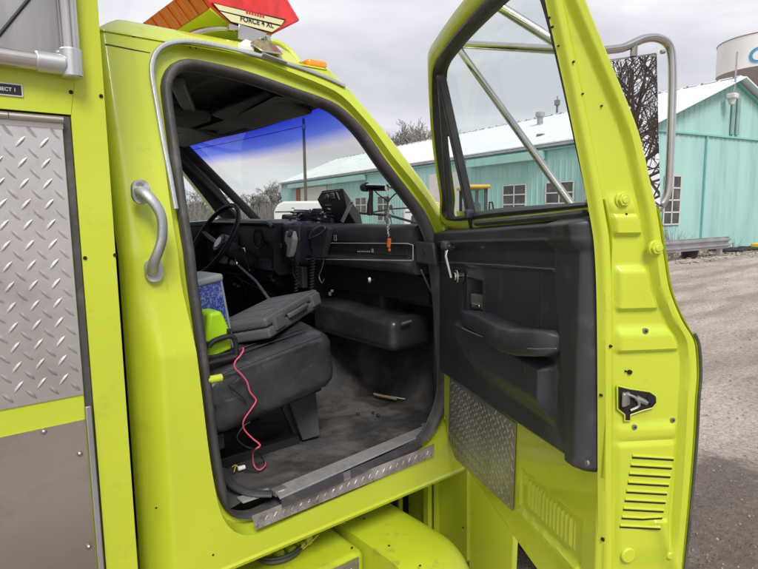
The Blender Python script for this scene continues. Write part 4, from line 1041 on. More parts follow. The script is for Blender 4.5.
b.bar(on(.12,.75,.002), on(.4,.78,.002), .004, .002); b.bar(on(.74,.12,.002), on(.83,.55,.002), .006, .002); b.bar(on(.08,.08,.002),on(.9,.06,.002),.003,.002); b.bar(on(.48,.45,.002),on(.66,.42,.002),.008,.002)
b.build('control_marks', 'galv', co_)
b = MB(); b.bar(ax(352,201,1.485), ax(342,222,1.455), .022, .003, (1,0,0)); b.cyl(ax(352,201,1.483), ax(352,201,1.476), .006, 10); b.build('box_bracket', 'galv', co_, bevel=.001)
b = MB(); b.rbox(ax(308,217,1.52),(.10,.06,.05),.01); b.rbox(ax(292,219,1.52),(.09,.07,.04),.01,Matrix.Rotation(R(12),3,'X')); b.rbox(ax(318,215,1.53),(.05,.045,.065),.01); b.rbox(ax(332,221,1.54),(.08,.10,.035),.01)
rad = b.each('switch_box', 'dark', dash, ang=60)[0]
b = MB(); 
for p in ((296,212,.03,.008),(300,215,.035,.008),(298,219,.03,.007),(310,211,.008,.02),(322,213,.022,.009),(325,217,.012,.012),(319,219,.018,.008),(293,208,.02,.005),(329,209,.02,.007)):
    q = ax(p[0],p[1],1.465); b.rbox(q,(.008,p[2],p[3]),.002,Matrix.Rotation(rnd.uniform(-.6,.4),3,'X'))
b.each('switch_plate', 'galv', rad)
b = MB()
for k in range(14):
    a = ax(rnd.uniform(286,300), rnd.uniform(210,221), 1.47); e_ = ax(rnd.uniform(312,334), rnd.uniform(212,222), 1.47)
    b.tube(catmull([a, a.lerp(e_,.5)+V((0,0,rnd.uniform(.0,.02))), e_],6), rnd.uniform(.002,.004), 5)
b.build('cable_bundle', 'wire_black', rad)
b = MB(); q = ax(295,233,1.362); b.box(q,(.008,.085,.07)); b.build('bracket_plate', 'grey_trim', dash, bevel=.003)
# cup shaped clip
b = MB(); cc = [ax(x,y,1.40) for x,y in ((310,236),(314,229),(324,225),(328,229),(326,240),(322,258),(314,258),(311,248))]; b.prism(cc,(.03,0,0)); ho = b.build('horn_speaker', 'black_trim', dash, bevel=.004)
b = MB(); b.tube(catmull([ax(x,y,1.395) for x,y in ((309,238),(313,230),(321,226),(325,228),(321,233),(313,237))],4,True), .0028, 6); b.build('speaker_rim', 'galv', ho)
# spotlight handle through the pillar
b = MB(); b.tube([ax(365,187,1.40),ax(376,187.5,1.40),ax(387,187.6,1.41)],[.014,.0145,.013],14); b.cyl(ax(386,187.6,1.41),ax(414,188.5,1.50),.0045,8); spo = b.build('spotlight_handle', 'chrome', truck, ang=60)
b = MB(); b.tube([ax(363,187.5,1.40),ax(367,187,1.40)],[.016,.019],14); b.tube([ax(371,190,1.40),ax(371,197,1.40),ax(370,205,1.40),ax(370,213,1.40),ax(370,215.5,1.40)],[.0085,.009,.0125,.014,.009],14); b.build('spotlight_grip', 'black_trim', spo, ang=60)
# wiper outside
b = MB(); b.tube([V((1.80,.30,1.52)),V((1.72,.55,1.585)),V((1.70,.80,1.60))],.006,6); b.tube([ax(364,214,1.78),ax(390,209,1.78),ax(425,207,1.78)],.008,6,flat=.5); b.build('wiper', 'dark', truck)
# driver's exterior mirror dome
b = MB(); dc_ = ax(233,211,1.95); r0 = .13
def dm(u,v):
    a = u*2*math.pi; t = v*math.pi/2; k = V((math.cos(t),0,0))
    return dc_+V((-.075*math.cos(t)*1.0, r0*math.sin(t)*math.cos(a), r0*.85*math.sin(t)*math.sin(a)))
b.grid(dm, 28, 10, closeu=True); mo_ = b.build('fender_mirror', 'chrome', truck, ang=80)
b = MB(); b.tube([dc_+V((.0,0,0)), dc_+V((.05,.03,-.1)), V((2.05,dc_.y+.05,1.3))],.01,8); b.tube([dc_+V((0,r0*math.cos(a),r0*.85*math.sin(a))) for a in [2*math.pi*k/30 for k in range(31)]],.008,6); b.build('mirror_stem', 'galv', mo_)

# ================================================================== LOOSE THINGS
def dashM(yaw=0, pitch=0, roll=0): return Matrix.Rotation(yaw,3,'Z')@Matrix.Rotation(pitch,3,'Y')@Matrix.Rotation(roll,3,'X')
# tool case lying on the seat
CA = R(35); cu = V((math.cos(CA),math.sin(CA),.08)).normalized(); cvv = V((-math.sin(CA),math.cos(CA),-.20)); cvv = (cvv-cu*cvv.dot(cu)).normalized(); cn = cu.cross(cvv).normalized()
A = ay(271,337.5,.19); Lc, Wc, Hc = .47, .235, .062
kM = Matrix((cu,cvv,cn)).transposed()
tc = empty('tool_case', A); tag(tc, 'grey plastic tool case lying closed on the black passenger seat', 'tool case')
cen = A+cu*Lc/2+cvv*Wc/2
def cb(u0,u1,v0,v1,w0,w1,r=.006,seg=3): 
    b = MB(); b.rbox(A+cu*(u0+u1)/2*1+cvv*(v0+v1)/2+cn*(w0+w1)/2,(u1-u0,v1-v0,w1-w0),r,kM,seg); return b
cb(0,Lc,0,Wc,-.004,.032,.010).build('case_base','case',tc,ang=60)
lid = cb(.004,Lc-.004,.004,Wc,.034,.069,.012).build('case_lid','case',tc,ang=60)
for u0 in (.04,.37): 
    cb(u0,u0+.075,-.010,.006,.012,.058,.003).build('latch','case',tc,ang=60)
h = MB(); h.tube([A+cu*.15+cn*.034,A+cu*.165-cvv*.012+cn*.036,A+cu*.30-cvv*.012+cn*.036,A+cu*.315+cn*.034],.0075,8,flat=1.3); h.build('handle','case',tc)
h = MB()
for k in range(3): h.rbox(A+cu*(.12+.12*k)+cvv*.12+cn*.070,(.10,.16,.004),.002,kM,2)
h.rbox(A+cu*.235+cvv*.022+cn*.070,(.40,.016,.004),.002,kM,2); h.build('lid_rib','case',tc)
# blue speckled box with grey lid, standing behind
bx_ = empty('battery_charger', (.70,.36,1.10)); tag(bx_, 'grey topped box with speckled blue sides standing upright behind the tool case', 'charger')
Mb = Matrix.Rotation(R(-8),3,'Y')@Matrix.Rotation(R(4),3,'Z')
b = MB(); b.rbox((.690,.345,1.252),(.175,.15,.25),.010,Mb,3); b.build('box_side','speckled_blue',bx_,ang=60)
b = MB(); b.rbox((.673,.345,1.381),(.188,.162,.026),.010,Mb,3); b.build('box_lid','box_grey',bx_,ang=60)
b = MB()
for sx,sy in ((-.1,-.085),(.1,-.085),(.1,.085),(-.1,.085)): 
    p0 = V((.690,.345,1.252)); b.tube([p0+Mb@V((sx*.86,sy*.87,-.12)), p0+Mb@V((sx*.86,sy*.87,.12))], .004, 6)
b.each('corner_trim','box_grey',bx_)
# lime work light / inflator
iv = empty('work_light', (.72,.24,1.10)); tag(iv, 'lime green and black cordless work light lying on the seat by the door pillar', 'work light')
def Q(x,y,v=.20): return ay(x,y,v)
b = MB(); b.prism([Q(x,y,.19) for x,y in ((209,313),(222,311),(232,333),(232,338),(214,343),(206,344))],(0,.12,0)); b.build('light_body','tool_green',iv,bevel=.012,seg=3)
b = MB(); b.prism([Q(x,y,.21) for x,y in ((210,345),(231,339),(232,349),(214,357),(208,358))],(0,.09,0)); b.build('battery_pack','tool_green',iv,bevel=.006)
b = MB(); b.tube(catmull([Q(209,347,.185),Q(214,341,.185),Q(230,336,.185),Q(235,341,.185),Q(236,352,.185),Q(234,357,.185),Q(214,362,.185),Q(208,364,.185)],4), .009, 8); b.build('handle','dark',iv)
b = MB(); b.prism([Q(x,y,.20) for x,y in ((206,357),(240,350),(240,358),(206,374))],(0,.13,0)); b.build('light_foot','dark',iv,bevel=.004)
b = MB(); q = Q(229,331,.185); b.rbox(q,(.014,.01,.016),.003); b.build('switch','dark',iv)
# wires
def cable(name, pts, r, m_, lab, n=5, **k):
    b = MB(); b.tube(catmull(pts, n), r, 7); o = b.build(name, m_, None); return tag(o, lab, 'cable', **k)
wp = [(240,350,.20),(243,348,.17),(243,351,.14),(240,356,.135),(235,362,.13),(235,368,.13),(241,374,.128),(247,382,.128),(250,392,.128),(256,400,.13),(252,408,.13),(244,420,.14),(244,429,.15),(252,438,.15),(260,445,.14),(256,449,.135)]
Z0 = lambda x,y,z=.742: az(x,y,z)
cable('red_cable', [ay(*p) for p in wp]+[Z0(253,453,.80),Z0(254,465,.75),Z0(259,470,.742),Z0(265,466,.742),Z0(265,462,.745)], .0026, 'wire_pink', 'pink red cable hanging from the seat edge down to the floor')
cable('black_cable', [ay(*p) for p in ((224,376,.13),(235,374,.128),(240,377,.127),(234,383,.127),(229,386,.127))]+[ay(243,398,.127),ay(246,404,.13)], .0022, 'wire_black', 'thin black cable looped against the side of the black seat')
cable('lead', [ay(*p) for p in ((250,422,.15),(243,427,.15),(237,438,.15),(245,446,.15),(255,450,.15))]+[Z0(262,458,.76),Z0(265,465,.742),Z0(258,471,.74),Z0(244,470,.742)], .0022, 'wire_black', 'thin black lead curling down to a white plug on the floor mat')
b = MB(); q0 = Z0(238,469,.742); q1 = Z0(245,467,.742); b.cyl(q0,q1,.008,12); o = b.build('wire_plug','white',None,bevel=.002); tag(o,'small white plug at the end of wires on the floor mat','plug')
b = MB(); b.tube(catmull([Z0(239,468,.742),Z0(236,466,.75),Z0(234,472,.742)],4),.0016,5); b.tube(catmull([Z0(239,469,.742),Z0(236,465,.745),Z0(232,467,.742)],4),.0016,5); o = b.build('yellow_wire','wire_yellow',None); tag(o,'short yellow wires sprouting from the white plug','wire')
# microphones
mk = empty('microphone', ax(293,236,1.42)); tag(mk, 'grey hand microphone hung on the brown bracket plate of the dash', 'microphone')
b = MB(); b.prism([ax(x,y,1.350) for x,y in ((291,231),(296.5,231),(298.5,239),(296.5,251),(294,257),(291.5,256),(292.5,246),(289.5,240))],(-.03,0,0)); mko = b.build('mic_body','white_dull',mk,bevel=.006,seg=3)
b = MB(); b.cyl(ax(288.5,233,1.315),ax(292,234,1.33)+V((.0,0,0)),.018,14); b.build('mic_button','black_trim',mk)
b = MB(); b.tube(catmull([ax(293,260,1.335),ax(293,268,1.35),ax(294,276,1.36),ax(300,284,1.37)],5),.003,6); b.build('mic_cord','black_trim',mk)
def coil(a, b_, r, turns, wr_):
    a = V(a); b_ = V(b_); out = []
    for k in range(turns*10+1):
        t = k/(turns*10); an = 2*math.pi*k/10; out.append(a.lerp(b_,t)+V((r*math.sin(an)*.6, r*math.cos(an), 0)))
    m_ = MB(); m_.tube(out, wr_, 5); return m_
b = coil(ax(313,256,1.40), ax(311,294,1.38), .013, 13, .0028); o = b.build('coiled_cord','black_trim',None,ang=80); tag(o,'black coiled cord hanging from the black speaker on the dash','cord')
b = coil(ax(297,262,1.36), ax(296,292,1.36), .011, 9, .0028); o = b.build('coiled_cord','black_trim',None,ang=80); tag(o,'black coiled cord hanging below the grey microphone','cord')
cable('hook_wire', [ax(x,y,1.42) for x,y in ((324,258),(322,268),(319,276),(322,283),(324,279))], .0024, 'galv', 'bare grey wire hook hanging under the dash edge')
b = MB(); b.box(ax(301,277,1.40),(.03,.075,.10)); o = b.build('radio_box','black_trim',dash,bevel=.004)
# keys on a chain over the glove box
kc = empty('key_chain', ax(388,196,1.39)); tag(kc,'keys on a chain with an orange fob hanging from the spotlight rod','key chain')
b = MB()
P_ = [(388,196),(387.5,203),(389,210),(387.5,217),(388.5,224),(388,231),(389,237)]
for i in range(len(P_)*4-4):
    t = i/4; k = int(t); a = ax(*[P_[k][j]*(1-(t-k))+P_[min(k+1,len(P_)-1)][j]*(t-k) for j in (0,1)],1.395)
    n2 = 10; ang_ = i%2
    b.tube([a+(V((0,.0035*math.cos(x),.0055*math.sin(x))) if ang_ else V((.0035*math.cos(x),0,.0055*math.sin(x)))) for x in [2*math.pi*q/n2 for q in range(n2+1)]], .0011, 4)
b.build('chain','galv',kc)
b = MB()
for x,y,r_ in ((386,213,.3),(390,216,-.3),(387,221,.1),(391,207,-.5),(388,199,.2)):
    q = ax(x,y,1.39); M_ = Matrix.Rotation(r_,3,'X'); b.cyl(q-V((.001,0,0)),q+V((.001,0,0)),.009,12); b.box(q+M_@V((0,0,-.018)),(.002,.005,.026),M_)
b.each('key','galv',kc,2)
b = MB(); b.rbox(ax(389,243,1.39),(.010,.016,.036),.004,Matrix.Rotation(R(8),3,'X')); b.rbox(ax(389.5,250,1.39),(.008,.010,.012),.003); b.build('key_fob','orange',kc,ang=60)
cable('spotlight_wire', [ax(x,y,1.42) for x,y in ((375,191),(379,195),(385,199),(388,202),(391,198),(397,193),(408,189.5))], .0025, 'wire_black', 'thin black wire looping between the spotlight handle and the windshield pillar')
# bits on the floor
b = MB(); b.cyl(az(374,394,.752),az(396,399,.752),.006,6); o = b.build('pencil','pencil',None); tag(o,'small wooden stick lying on the floor mat under the dash','stick')
b = MB(); b.tube([az(386,396,.756),az(405,399,.75)],.003,6); o = b.build('wire_piece','white_dull',None); tag(o,'pale bit of rod lying against the wooden stick on the floor','rod')
for p,l in (((358,414),'round black clod on the dark floor mat, left of its neighbours'),((373,413),'black clod on the dark floor mat between two others'),((378,415),'black clod on the floor mat, rightmost of three')):
    b = MB(); b.rbox(az(*p,.733)+V((0,0,0)),(.016,.013,.010),.005,Matrix.Rotation(rnd.uniform(0,3),3,'Z'),2,lambda p_: p_+V((1,1,1))*.003*noise.noise(p_*90)); o = b.build('dirt_lump','dark',None,ang=60); tag(o,l,'dirt lump')
wm = MB(); wm.prism([az(x,y,.726) for x,y in ((392,434),(400,429),(405,430),(411,425),(417,427),(424,423),(427,424),(430,427),(425,432),(408,440),(396,441))],(0,0,.002)); o = wm.build('torn_patch','scuff',fl)
# ================================================================== METAL BUILDING
def LT(px_): r_ = ray(px_, 208); return r_.dot(rt)/r_.dot(hd)
CO = bg(19.4*LT(635), 19.4)
bl_ = ray(54,213); bl_.z = 0; bl_.normalize(); bw_ = V((bl_.y,-bl_.x,0))
EZ = hit(635,130,CO,hd).z; _q = hit(735,81,CO,bl_); HW = (_q-CO).dot(bw_); RZ = _q.z; LEN = (hit(281,179,CO,bw_)-CO).dot(bl_)
print('BLD', EZ, HW, RZ, LEN)
def B(l, w, z): return CO+bl_*l+bw_*w+V((0,0,z))
bu = empty('metal_building', CO); tag(bu, 'long teal metal building with white roof beyond the yard', 'building')
def corrw(b, pts, ax1, n_out, ribs=None): pass
# ribbed long wall
def ribwall(mapf, L_, zt, zb=0, step=.3, dep=.025):
    b = MB(); us = []; k = 0
    while k*step < L_:
        u0 = k*step; us += [(u0,0),(u0+.03,dep),(u0+.07,dep),(u0+.10,0)]; k += 1
    us = [u for u in us if u[0] <= L_]+[(L_,0)]
    rs = [[mapf(u, o_, zb) for u,o_ in us],[mapf(u, o_, zt(u) if callable(zt) else zt) for u,o_ in us]]
    b.rings(rs, close=False); return b
ribwall(lambda u,o_,z: B(u,-o_,z), LEN, EZ).build('wall', 'teal', bu, ang=20)
gz = lambda u: EZ+(RZ-EZ)*(1-abs(u-HW)/HW)
gw = ribwall(lambda u,o_,z: B(-o_,u,z), HW*2, lambda u: min(gz(u), 20)); gwo = gw.build('gable_wall', 'teal', bu, ang=20)
ribwall(lambda u,o_,z: B(LEN+o_,u,z), HW*2, gz).build('gable_wall', 'teal', bu, ang=20)
ribwall(lambda u,o_,z: B(u,HW*2+o_,z), LEN, EZ).build('wall', 'teal', bu, ang=20)
rf = MB(); ov = .22; sl_ = (RZ-EZ)/HW
for sgn in (0,1):
    w0 = -ov if sgn==0 else HW*2+ov; z0_ = EZ-ov*sl_+.05
    a = [B(-ov-.1,w0,z0_),B(LEN+ov,w0,z0_),B(LEN+ov,HW,RZ+.06),B(-ov-.1,HW,RZ+.06)]
    rf.prism(a,(0,0,.05))
rfo = rf.build('roof', 'roof_white', bu)
rr = MB(); L0 = -ov
while L0 < LEN: rr.bar(B(L0,-ov+.02,EZ-ov*sl_+.11), B(L0,HW-.05,RZ+.11), .05, .03); L0 += .75
rr.build('roof_seam', 'roof_white', rfo)
rc = MB(); rc.bar(B(-ov,HW,RZ+.13),B(LEN,HW,RZ+.13),.16,.05); rc.build('ridge_cap','roof_white',rfo)
k = 0; rn = MB()
while k*.3 < LEN: rn.box(B(k*.3,HW-.1,RZ+.13),(.05,.05,.03)); k += 2
rn.build('ridge_clips','grey_trim',rfo)
tr_ = MB(); tr_.bar(B(-.1,-.12,EZ-.10),B(LEN,-.12,EZ-.10),.16,.10); tr_.build('gutter','galv',bu)
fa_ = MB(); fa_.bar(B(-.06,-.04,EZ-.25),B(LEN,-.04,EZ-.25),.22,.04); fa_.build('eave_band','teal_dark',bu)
rk = MB(); rk.bar(B(-.34,-ov,EZ-ov*sl_+.06),B(-.34,HW,RZ+.07),.14,.05); rk.bar(B(-.34,HW,RZ+.07),B(-.34,HW*2+ov,EZ-ov*sl_+.06),.14,.05); rk.build('rake_trim','roof_white',bu)
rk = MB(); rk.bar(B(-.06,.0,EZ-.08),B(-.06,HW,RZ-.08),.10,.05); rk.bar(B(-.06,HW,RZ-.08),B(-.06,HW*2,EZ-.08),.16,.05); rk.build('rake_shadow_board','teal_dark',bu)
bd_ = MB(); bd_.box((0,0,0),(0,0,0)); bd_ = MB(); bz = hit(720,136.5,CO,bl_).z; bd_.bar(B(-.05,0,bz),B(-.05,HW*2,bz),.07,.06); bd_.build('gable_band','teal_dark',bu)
ct = MB(); ct.bar(B(-.03,-.03,0),B(-.03,-.03,EZ),.14,.14,bw_); ct.build('corner_trim','teal',bu)
sm_ = MB(); q = hit(702,200,CO,bl_); wq = (q-CO).dot(bw_); sm_.bar(B(-.05,wq,0),B(-.05,wq,bz-.04),.07,.05,bw_); sm_.build('door_seam','teal_dark',bu)
def wl(px_, py_): q = hit(px_,py_,CO,bw_); return (q-CO).dot(bl_), q.z
def wg(px_, py_): q = hit(px_,py_,CO,bl_); return (q-CO).dot(bw_), q.z
def window(f, mp, l0, l1, z0_, z1_, nx, nz, fill='win_dark'):
    fr2 = MB(); o_ = .05
    for l in [l0+(l1-l0)*k/nx for k in range(nx+1)]: fr2.bar(mp(l,o_,z0_),mp(l,o_,z1_),.032,.05,(mp(1,0,0)-mp(0,0,0)))
    for z in [z0_+(z1_-z0_)*k/nz for k in range(nz+1)]: fr2.bar(mp(l0,o_,z),mp(l1,o_,z),.032,.05)
    wo = fr2.build('window','off_white',bu); p = MB(); p.prism([mp(l0,.035,z0_),mp(l1,.035,z0_),mp(l1,.035,z1_),mp(l0,.035,z1_)], mp(0,.01,0)-mp(0,0,0)); p.build('pane',fill,wo)
mL = lambda l,o_,z: B(l,-o_,z); mG = lambda w_,o_,z: B(-o_,w_,z)
for x0_,x1_,yt_,yb_ in ((504,526,185,222),(547,573.5,182,219)):
    a, b_ = wl(x0_,yt_), wl(x1_,yb_); c_ = wl(x1_,yt_)
    window('window', mL, b_[0], a[0], 1.05, (a[1]+c_[1])/2, 2, 4)
for x0_,x1_ in ((356,367),(378,390)):
    a, b_ = wl(x0_,197), wl(x1_,197); window('window', mL, b_[0], a[0], 1.6 if x0_<370 else 1.1, 2.55, 2, 2 if x0_<370 else 3)
a, b_ = wg(664,178), wg(680,178); window('window', mG, a[0], b_[0], 1.05, 2.75, 2, 4)
# sliding door with red post and awnings
def slab(x0_,x1_,zt,mt_,nm,o_=.05,zb=0):
    a, b_ = wl(x0_,200)[0], wl(x1_,200)[0]; p = MB(); p.prism([B(a,-.02,zb),B(b_,-.02,zb),B(b_,-.02,zt),B(a,-.02,zt)], -bw_*o_); return p.build(nm,mt_,bu,bevel=.01)
slab(301,327.5,3.55,'off_white','sliding_door'); slab(297.5,301.5,3.55,'rust_red','door_post',.10)
slab(292,367,3.92,'teal','door_track_cover',.35,3.60)
slab(472,545,3.92,'teal','door_track_cover',.35,3.60); slab(430,462,3.5,'off_white','sliding_door')
dp = MB(); a = wl(585,200)[0]; dp.cyl(B(a,-.1,0),B(a,-.1,EZ-.1),.05,8); dp.cyl(B(a-.5,-.07,0),B(a-.5,-.07,EZ-.1),.02,6); dp.build('downspout','galv',bu)
# louvre, lamp, pipe and vents
a = wg(731,100); lo = MB()
for dx_ in (0,.34):
    lo.prism([B(-.03,a[0]+dx_,4.35),B(-.03,a[0]+dx_+.20,4.35),B(-.03,a[0]+dx_+.20,5.65+.0*dx_),B(-.03,a[0]+dx_,5.75)], -bl_*.05)
lo.each('gable_louvre','louvre_grey',bu)
a = wg(722.5,98); lm = MB(); c_ = B(-.35,a[0],a[1]); lm.rbox(c_,(.34,.34,.20),.05); lm.cyl(c_+V((0,0,-.1)),c_+V((0,0,-.28)),.14,12,r2=.09); lm.build('wall_lamp','white_dull',bu,ang=60)
lm = MB(); lm.tube([c_+V((0,0,.1)), c_+V((.05,-.05,.35)), c_+V((.05,-.05,1.55))], .03, 6); lm.build('service_mast','galv',bu)
vt_ = MB(); q = hit(540,121,CO+bw_*3.6,bw_); q.z = EZ+3.6*sl_; vt_.cyl(q,q+V((0,0,.50)),.14,12); vt_.cyl(q+V((0,0,.46)),q+V((0,0,.68)),.22,12); vt_.cyl(q-V((0,0,.1)),q+V((0,0,.06)),.2,12); vt_.build('roof_vent','galv',bu)
vt_ = MB(); q = hit(541,137,CO+bw_*1.2,bw_); q.z = EZ+1.2*sl_+.1; vt_.rbox(q,(.3,.3,.12),.04); vt_.build('roof_cap','grey_trim',bu)
# slender radio mast standing behind the ridge
ra = MB(); q = bg(LT(554.5)*36,36,0); top = V((q.x,q.y,hit(554.5,101,q,hd).z)); ra.cyl(q,top,.07,8); ra.cyl(top-V((0,0,.25)),top+V((0,0,.05)),.17,8); ra.cyl(top,top+V((0,0,.3)),.03,6); o = ra.build('radio_mast','grey_trim',None); tag(o,'slim grey mast poking up behind the white roof ridge','mast')

# ================================================================== WATER TOWER
TD = 118.; lat0 = LT(727)*TD
R0 = 9.5; tcx = bg(lat0+R0*.98+1.1, TD+6)
wt = empty('water_tower', tcx); tag(wt, 'white water tower tank with a blue letter standing behind the gable', 'water tower')
def zt_(py): return 1.6+(205-py)/569*TD
zlo, zhi = zt_(70.5), zt_(39.5)
pr = [(0,zhi+1.6),(R0*.6,zhi+1.2),(R0*.93,zhi+.35),(R0,zhi),(R0,zlo)]
b = MB(); b.rings([[tcx+V((r*math.cos(a),r*math.sin(a),z)) for a in [2*math.pi*k/64 for k in range(64)]] for r,z in pr if r>0]); b.add([tcx+V((R0*.6*math.cos(a),R0*.6*math.sin(a),zhi+1.2)) for a in [2*math.pi*k/64 for k in range(64)]],[list(range(64))]); b.build('tank','tank_white',wt,ang=40)
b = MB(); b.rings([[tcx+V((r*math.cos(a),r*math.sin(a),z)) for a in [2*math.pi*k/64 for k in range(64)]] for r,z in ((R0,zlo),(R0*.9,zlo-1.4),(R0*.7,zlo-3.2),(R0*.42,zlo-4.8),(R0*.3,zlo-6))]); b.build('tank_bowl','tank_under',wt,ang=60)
b = MB(); b.rings([[tcx+V((r*math.cos(a),r*math.sin(a),z)) for a in [2*math.pi*k/48 for k in range(48)]] for r,z in ((R0*.31,zlo-5.8),(R0*.30,zlo-8),(R0*.34,0))]); b.build('tower_stem','tank_blue',wt,ang=60)
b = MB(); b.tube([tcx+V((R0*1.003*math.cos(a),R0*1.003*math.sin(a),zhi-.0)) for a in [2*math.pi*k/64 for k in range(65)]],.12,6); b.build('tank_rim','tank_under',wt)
# the letter wrapped on the tank
cu = bpy.data.curves.new('t','FONT'); cu.body = 'G'; cu.size = 1; cu.offset = .02; o = bpy.data.objects.new('t',cu); col.objects.link(o); bpy.context.view_layer.update()
me = bpy.data.meshes.new_from_object(o.evaluated_get(bpy.context.evaluated_depsgraph_get())); bpy.data.objects.remove(o)
hL = (76.5-58)/569*TD; kk_ = 2.95/.72
toC = (CAM-tcx); a0 = math.atan2(toC.y,toC.x)
def lett(u, z):   # u metres to the right along the surface, as seen from the yard
    a = a0-aL+u/R0; return tcx+V((R0*1.01*math.cos(a),R0*1.01*math.sin(a),z))
best = None
for i in range(200):
    aL = R(-10)+i*R(.6); P = lett(0, zt_(56)); d_ = P-CAM; v_ = F_*d_[0]+L_*d_[1]+U_*d_[2]; px_ = PX+FX*v_[0]/v_[2]
    if best is None or abs(px_-748.5) < best[0]: best = (abs(px_-748.5), aL)
aL = best[1]
b = MB(); b.add([lett(v.co.x*kk_*1.05, 1.6+(205-57.6)/569*TD/1.07+v.co.y*kk_) for v in me.vertices],[list(p.vertices) for p in me.polygons]); b.build('tank_letter','tank_blue',wt,ang=0)

# ================================================================== GUARD RAIL, BUCKET, WEEDS
gpts = [(618,252),(664,258),(723,251)]
ga = bg(7.3, 15.8); 
g0_ = az(664,262,0); g1_ = az(719,256.5,0)
gd = (g1_-g0_).normalized(); gn = V((gd.y,-gd.x,0)); 
if gn.dot(CAM-g0_) < 0: gn = -gn
gs = g0_-gd*3.2; ge = g1_+gd*.35
gr2 = empty('guard_rail', g0_); tag(gr2,'weathered steel guard rail in front of the teal wall','guard rail')
prf = [(0,.02),(.05,.0),(.09,.07),(.14,.07),(.18,.0),(.22,.0),(.26,.07),(.31,.07),(.35,.0),(.38,.02)]
zt2 = .66
b = MB(); b.rings([[p_+gn*(.1+o_)+V((0,0,zt2-.38+h_)) for h_,o_ in prf] for p_ in (gs,g0_,g1_,ge)], close=False); b.build('rail_beam','galv',gr2,ang=50,solid=.008)
for p_ in (gs+gd*.5, g0_, g1_):
    b = MB(); b.box(p_+V((0,0,.31)),(.17,.13,.62),Matrix((gd,gn,V((0,0,1)))).transposed()); b.build('post','galv',gr2,bevel=.01)
bk_ = MB(); q = az(697,259,0)+gn*-.25; bk_.rings([[q+V((r*math.cos(a),r*math.sin(a),z)) for a in [2*math.pi*k/20 for k in range(20)]] for r,z in ((.0001,0),(.22,0),(.28,.46),(.30,.48),(.27,.48),(.2,.05))]); o = bk_.build('bucket','dark',None,ang=40); tag(o,'black plastic tub standing behind the guard rail','tub')
yb_ = MB(); q = az(655,243,0); yb_.rbox(gs+gd*2.65+V((0,0,.74))-gn*.1,(.9,.14,.10),.02,Matrix((gd,gn,V((0,0,1)))).transposed()); o = yb_.build('yellow_box','yellow',None,ang=60); tag(o,'small yellow bar lying on top of the guard rail end','bar')
yb_ = MB(); q = az(757,250,0); yb_.rbox(q+V((0,0,.16)),(.5,.3,.22),.05); o = yb_.build('yellow_bag','yellow',None,ang=60); tag(o,'yellow bundle on the ground beside the black hoses','bundle')
rnd = random.Random(11)
def weed(q, n, h, spread, nm, lab, mt_='dry_weed', grp=None):
    b = MB()
    for k in range(n):
        a = rnd.uniform(0,6.28); r_ = rnd.uniform(0,spread*.3); p0 = q+V((r_*math.cos(a),r_*math.sin(a),0)); hh_ = h*rnd.uniform(.5,1)
        tip = p0+V((math.cos(a)*spread*rnd.uniform(.2,1),math.sin(a)*spread*rnd.uniform(.2,1),hh_)); mid = p0.lerp(tip,.5)+V((0,0,hh_*.12))
        b.tube([p0,mid,tip],[.008,.006,.002],3)
        for j in range(3):
            t = rnd.uniform(.35,.9); c_ = p0.lerp(tip,t); b.tube([c_, c_+V((rnd.uniform(-.12,.12),rnd.uniform(-.12,.12),rnd.uniform(.05,.2)))*h*.9],[.004,.001],3)
    o = b.build(nm,mt_,None,ang=0); return tag(o,lab,'weed',group=grp)
weed(az(687,256,0)-gn*.5, 26, 1.1, .55, 'dry_weed','tall dry weed clump behind the guard rail against the teal wall')
weed(az(733,252,0), 14, .5, .35, 'dry_weed','low dry weed clump right of the guard rail end')
# debris strip and hoses at the wall foot
hs_ = MB()
for k in range(6):
    p_ = [B(-.5-rnd.uniform(0,.8), 3.4+i*.65, .06+.07*rnd.random()) for i in range(9)]; hs_.tube(catmull([q_+V((rnd.uniform(-.12,.12),rnd.uniform(-.12,.12),0)) for q_ in p_],3), .05, 5)
o = hs_.build('black_hoses','dark',None); tag(o,'tangle of black hoses along the foot of the teal wall','hoses')
st_ = MB()
for k in range(900):
    l = -rnd.uniform(.1,2.6); w_ = rnd.uniform(-1.5,11); r_ = rnd.uniform(.015,.07); c_ = B(l,w_,r_*.3)
    st_.rbox(c_,(r_*2,r_*1.6,r_),r_*.4,Matrix.Rotation(rnd.uniform(0,3),3,'Z'),1)
MAT['stone'] = mat('stone',(.32,.29,.26),.9,var=.4,vs=2)
o = st_.build('rubble','stone',None,ang=60); tag(o,'loose stones and litter along the foot of the wall','rubble',kind='stuff')
lf_ = MB()
for k in range(2600):
    l = -rnd.uniform(.0,2.0)**1.0; w_ = rnd.uniform(-2,12); c_ = B(l,w_,.015+.03*rnd.random()); a = rnd.uniform(0,6.28); s_ = rnd.uniform(.03,.10)
    lf_.add([c_, c_+V((math.cos(a)*s_,math.sin(a)*s_,.01)), c_+V((-math.sin(a)*s_*.4,math.cos(a)*s_*.4,.05*rnd.random()))],[[0,1,2]])
o = lf_.build('dead_grass','dry_weed',None,ang=0); tag(o,'dead grass and leaves scattered along the wall foot','litter',kind='stuff')

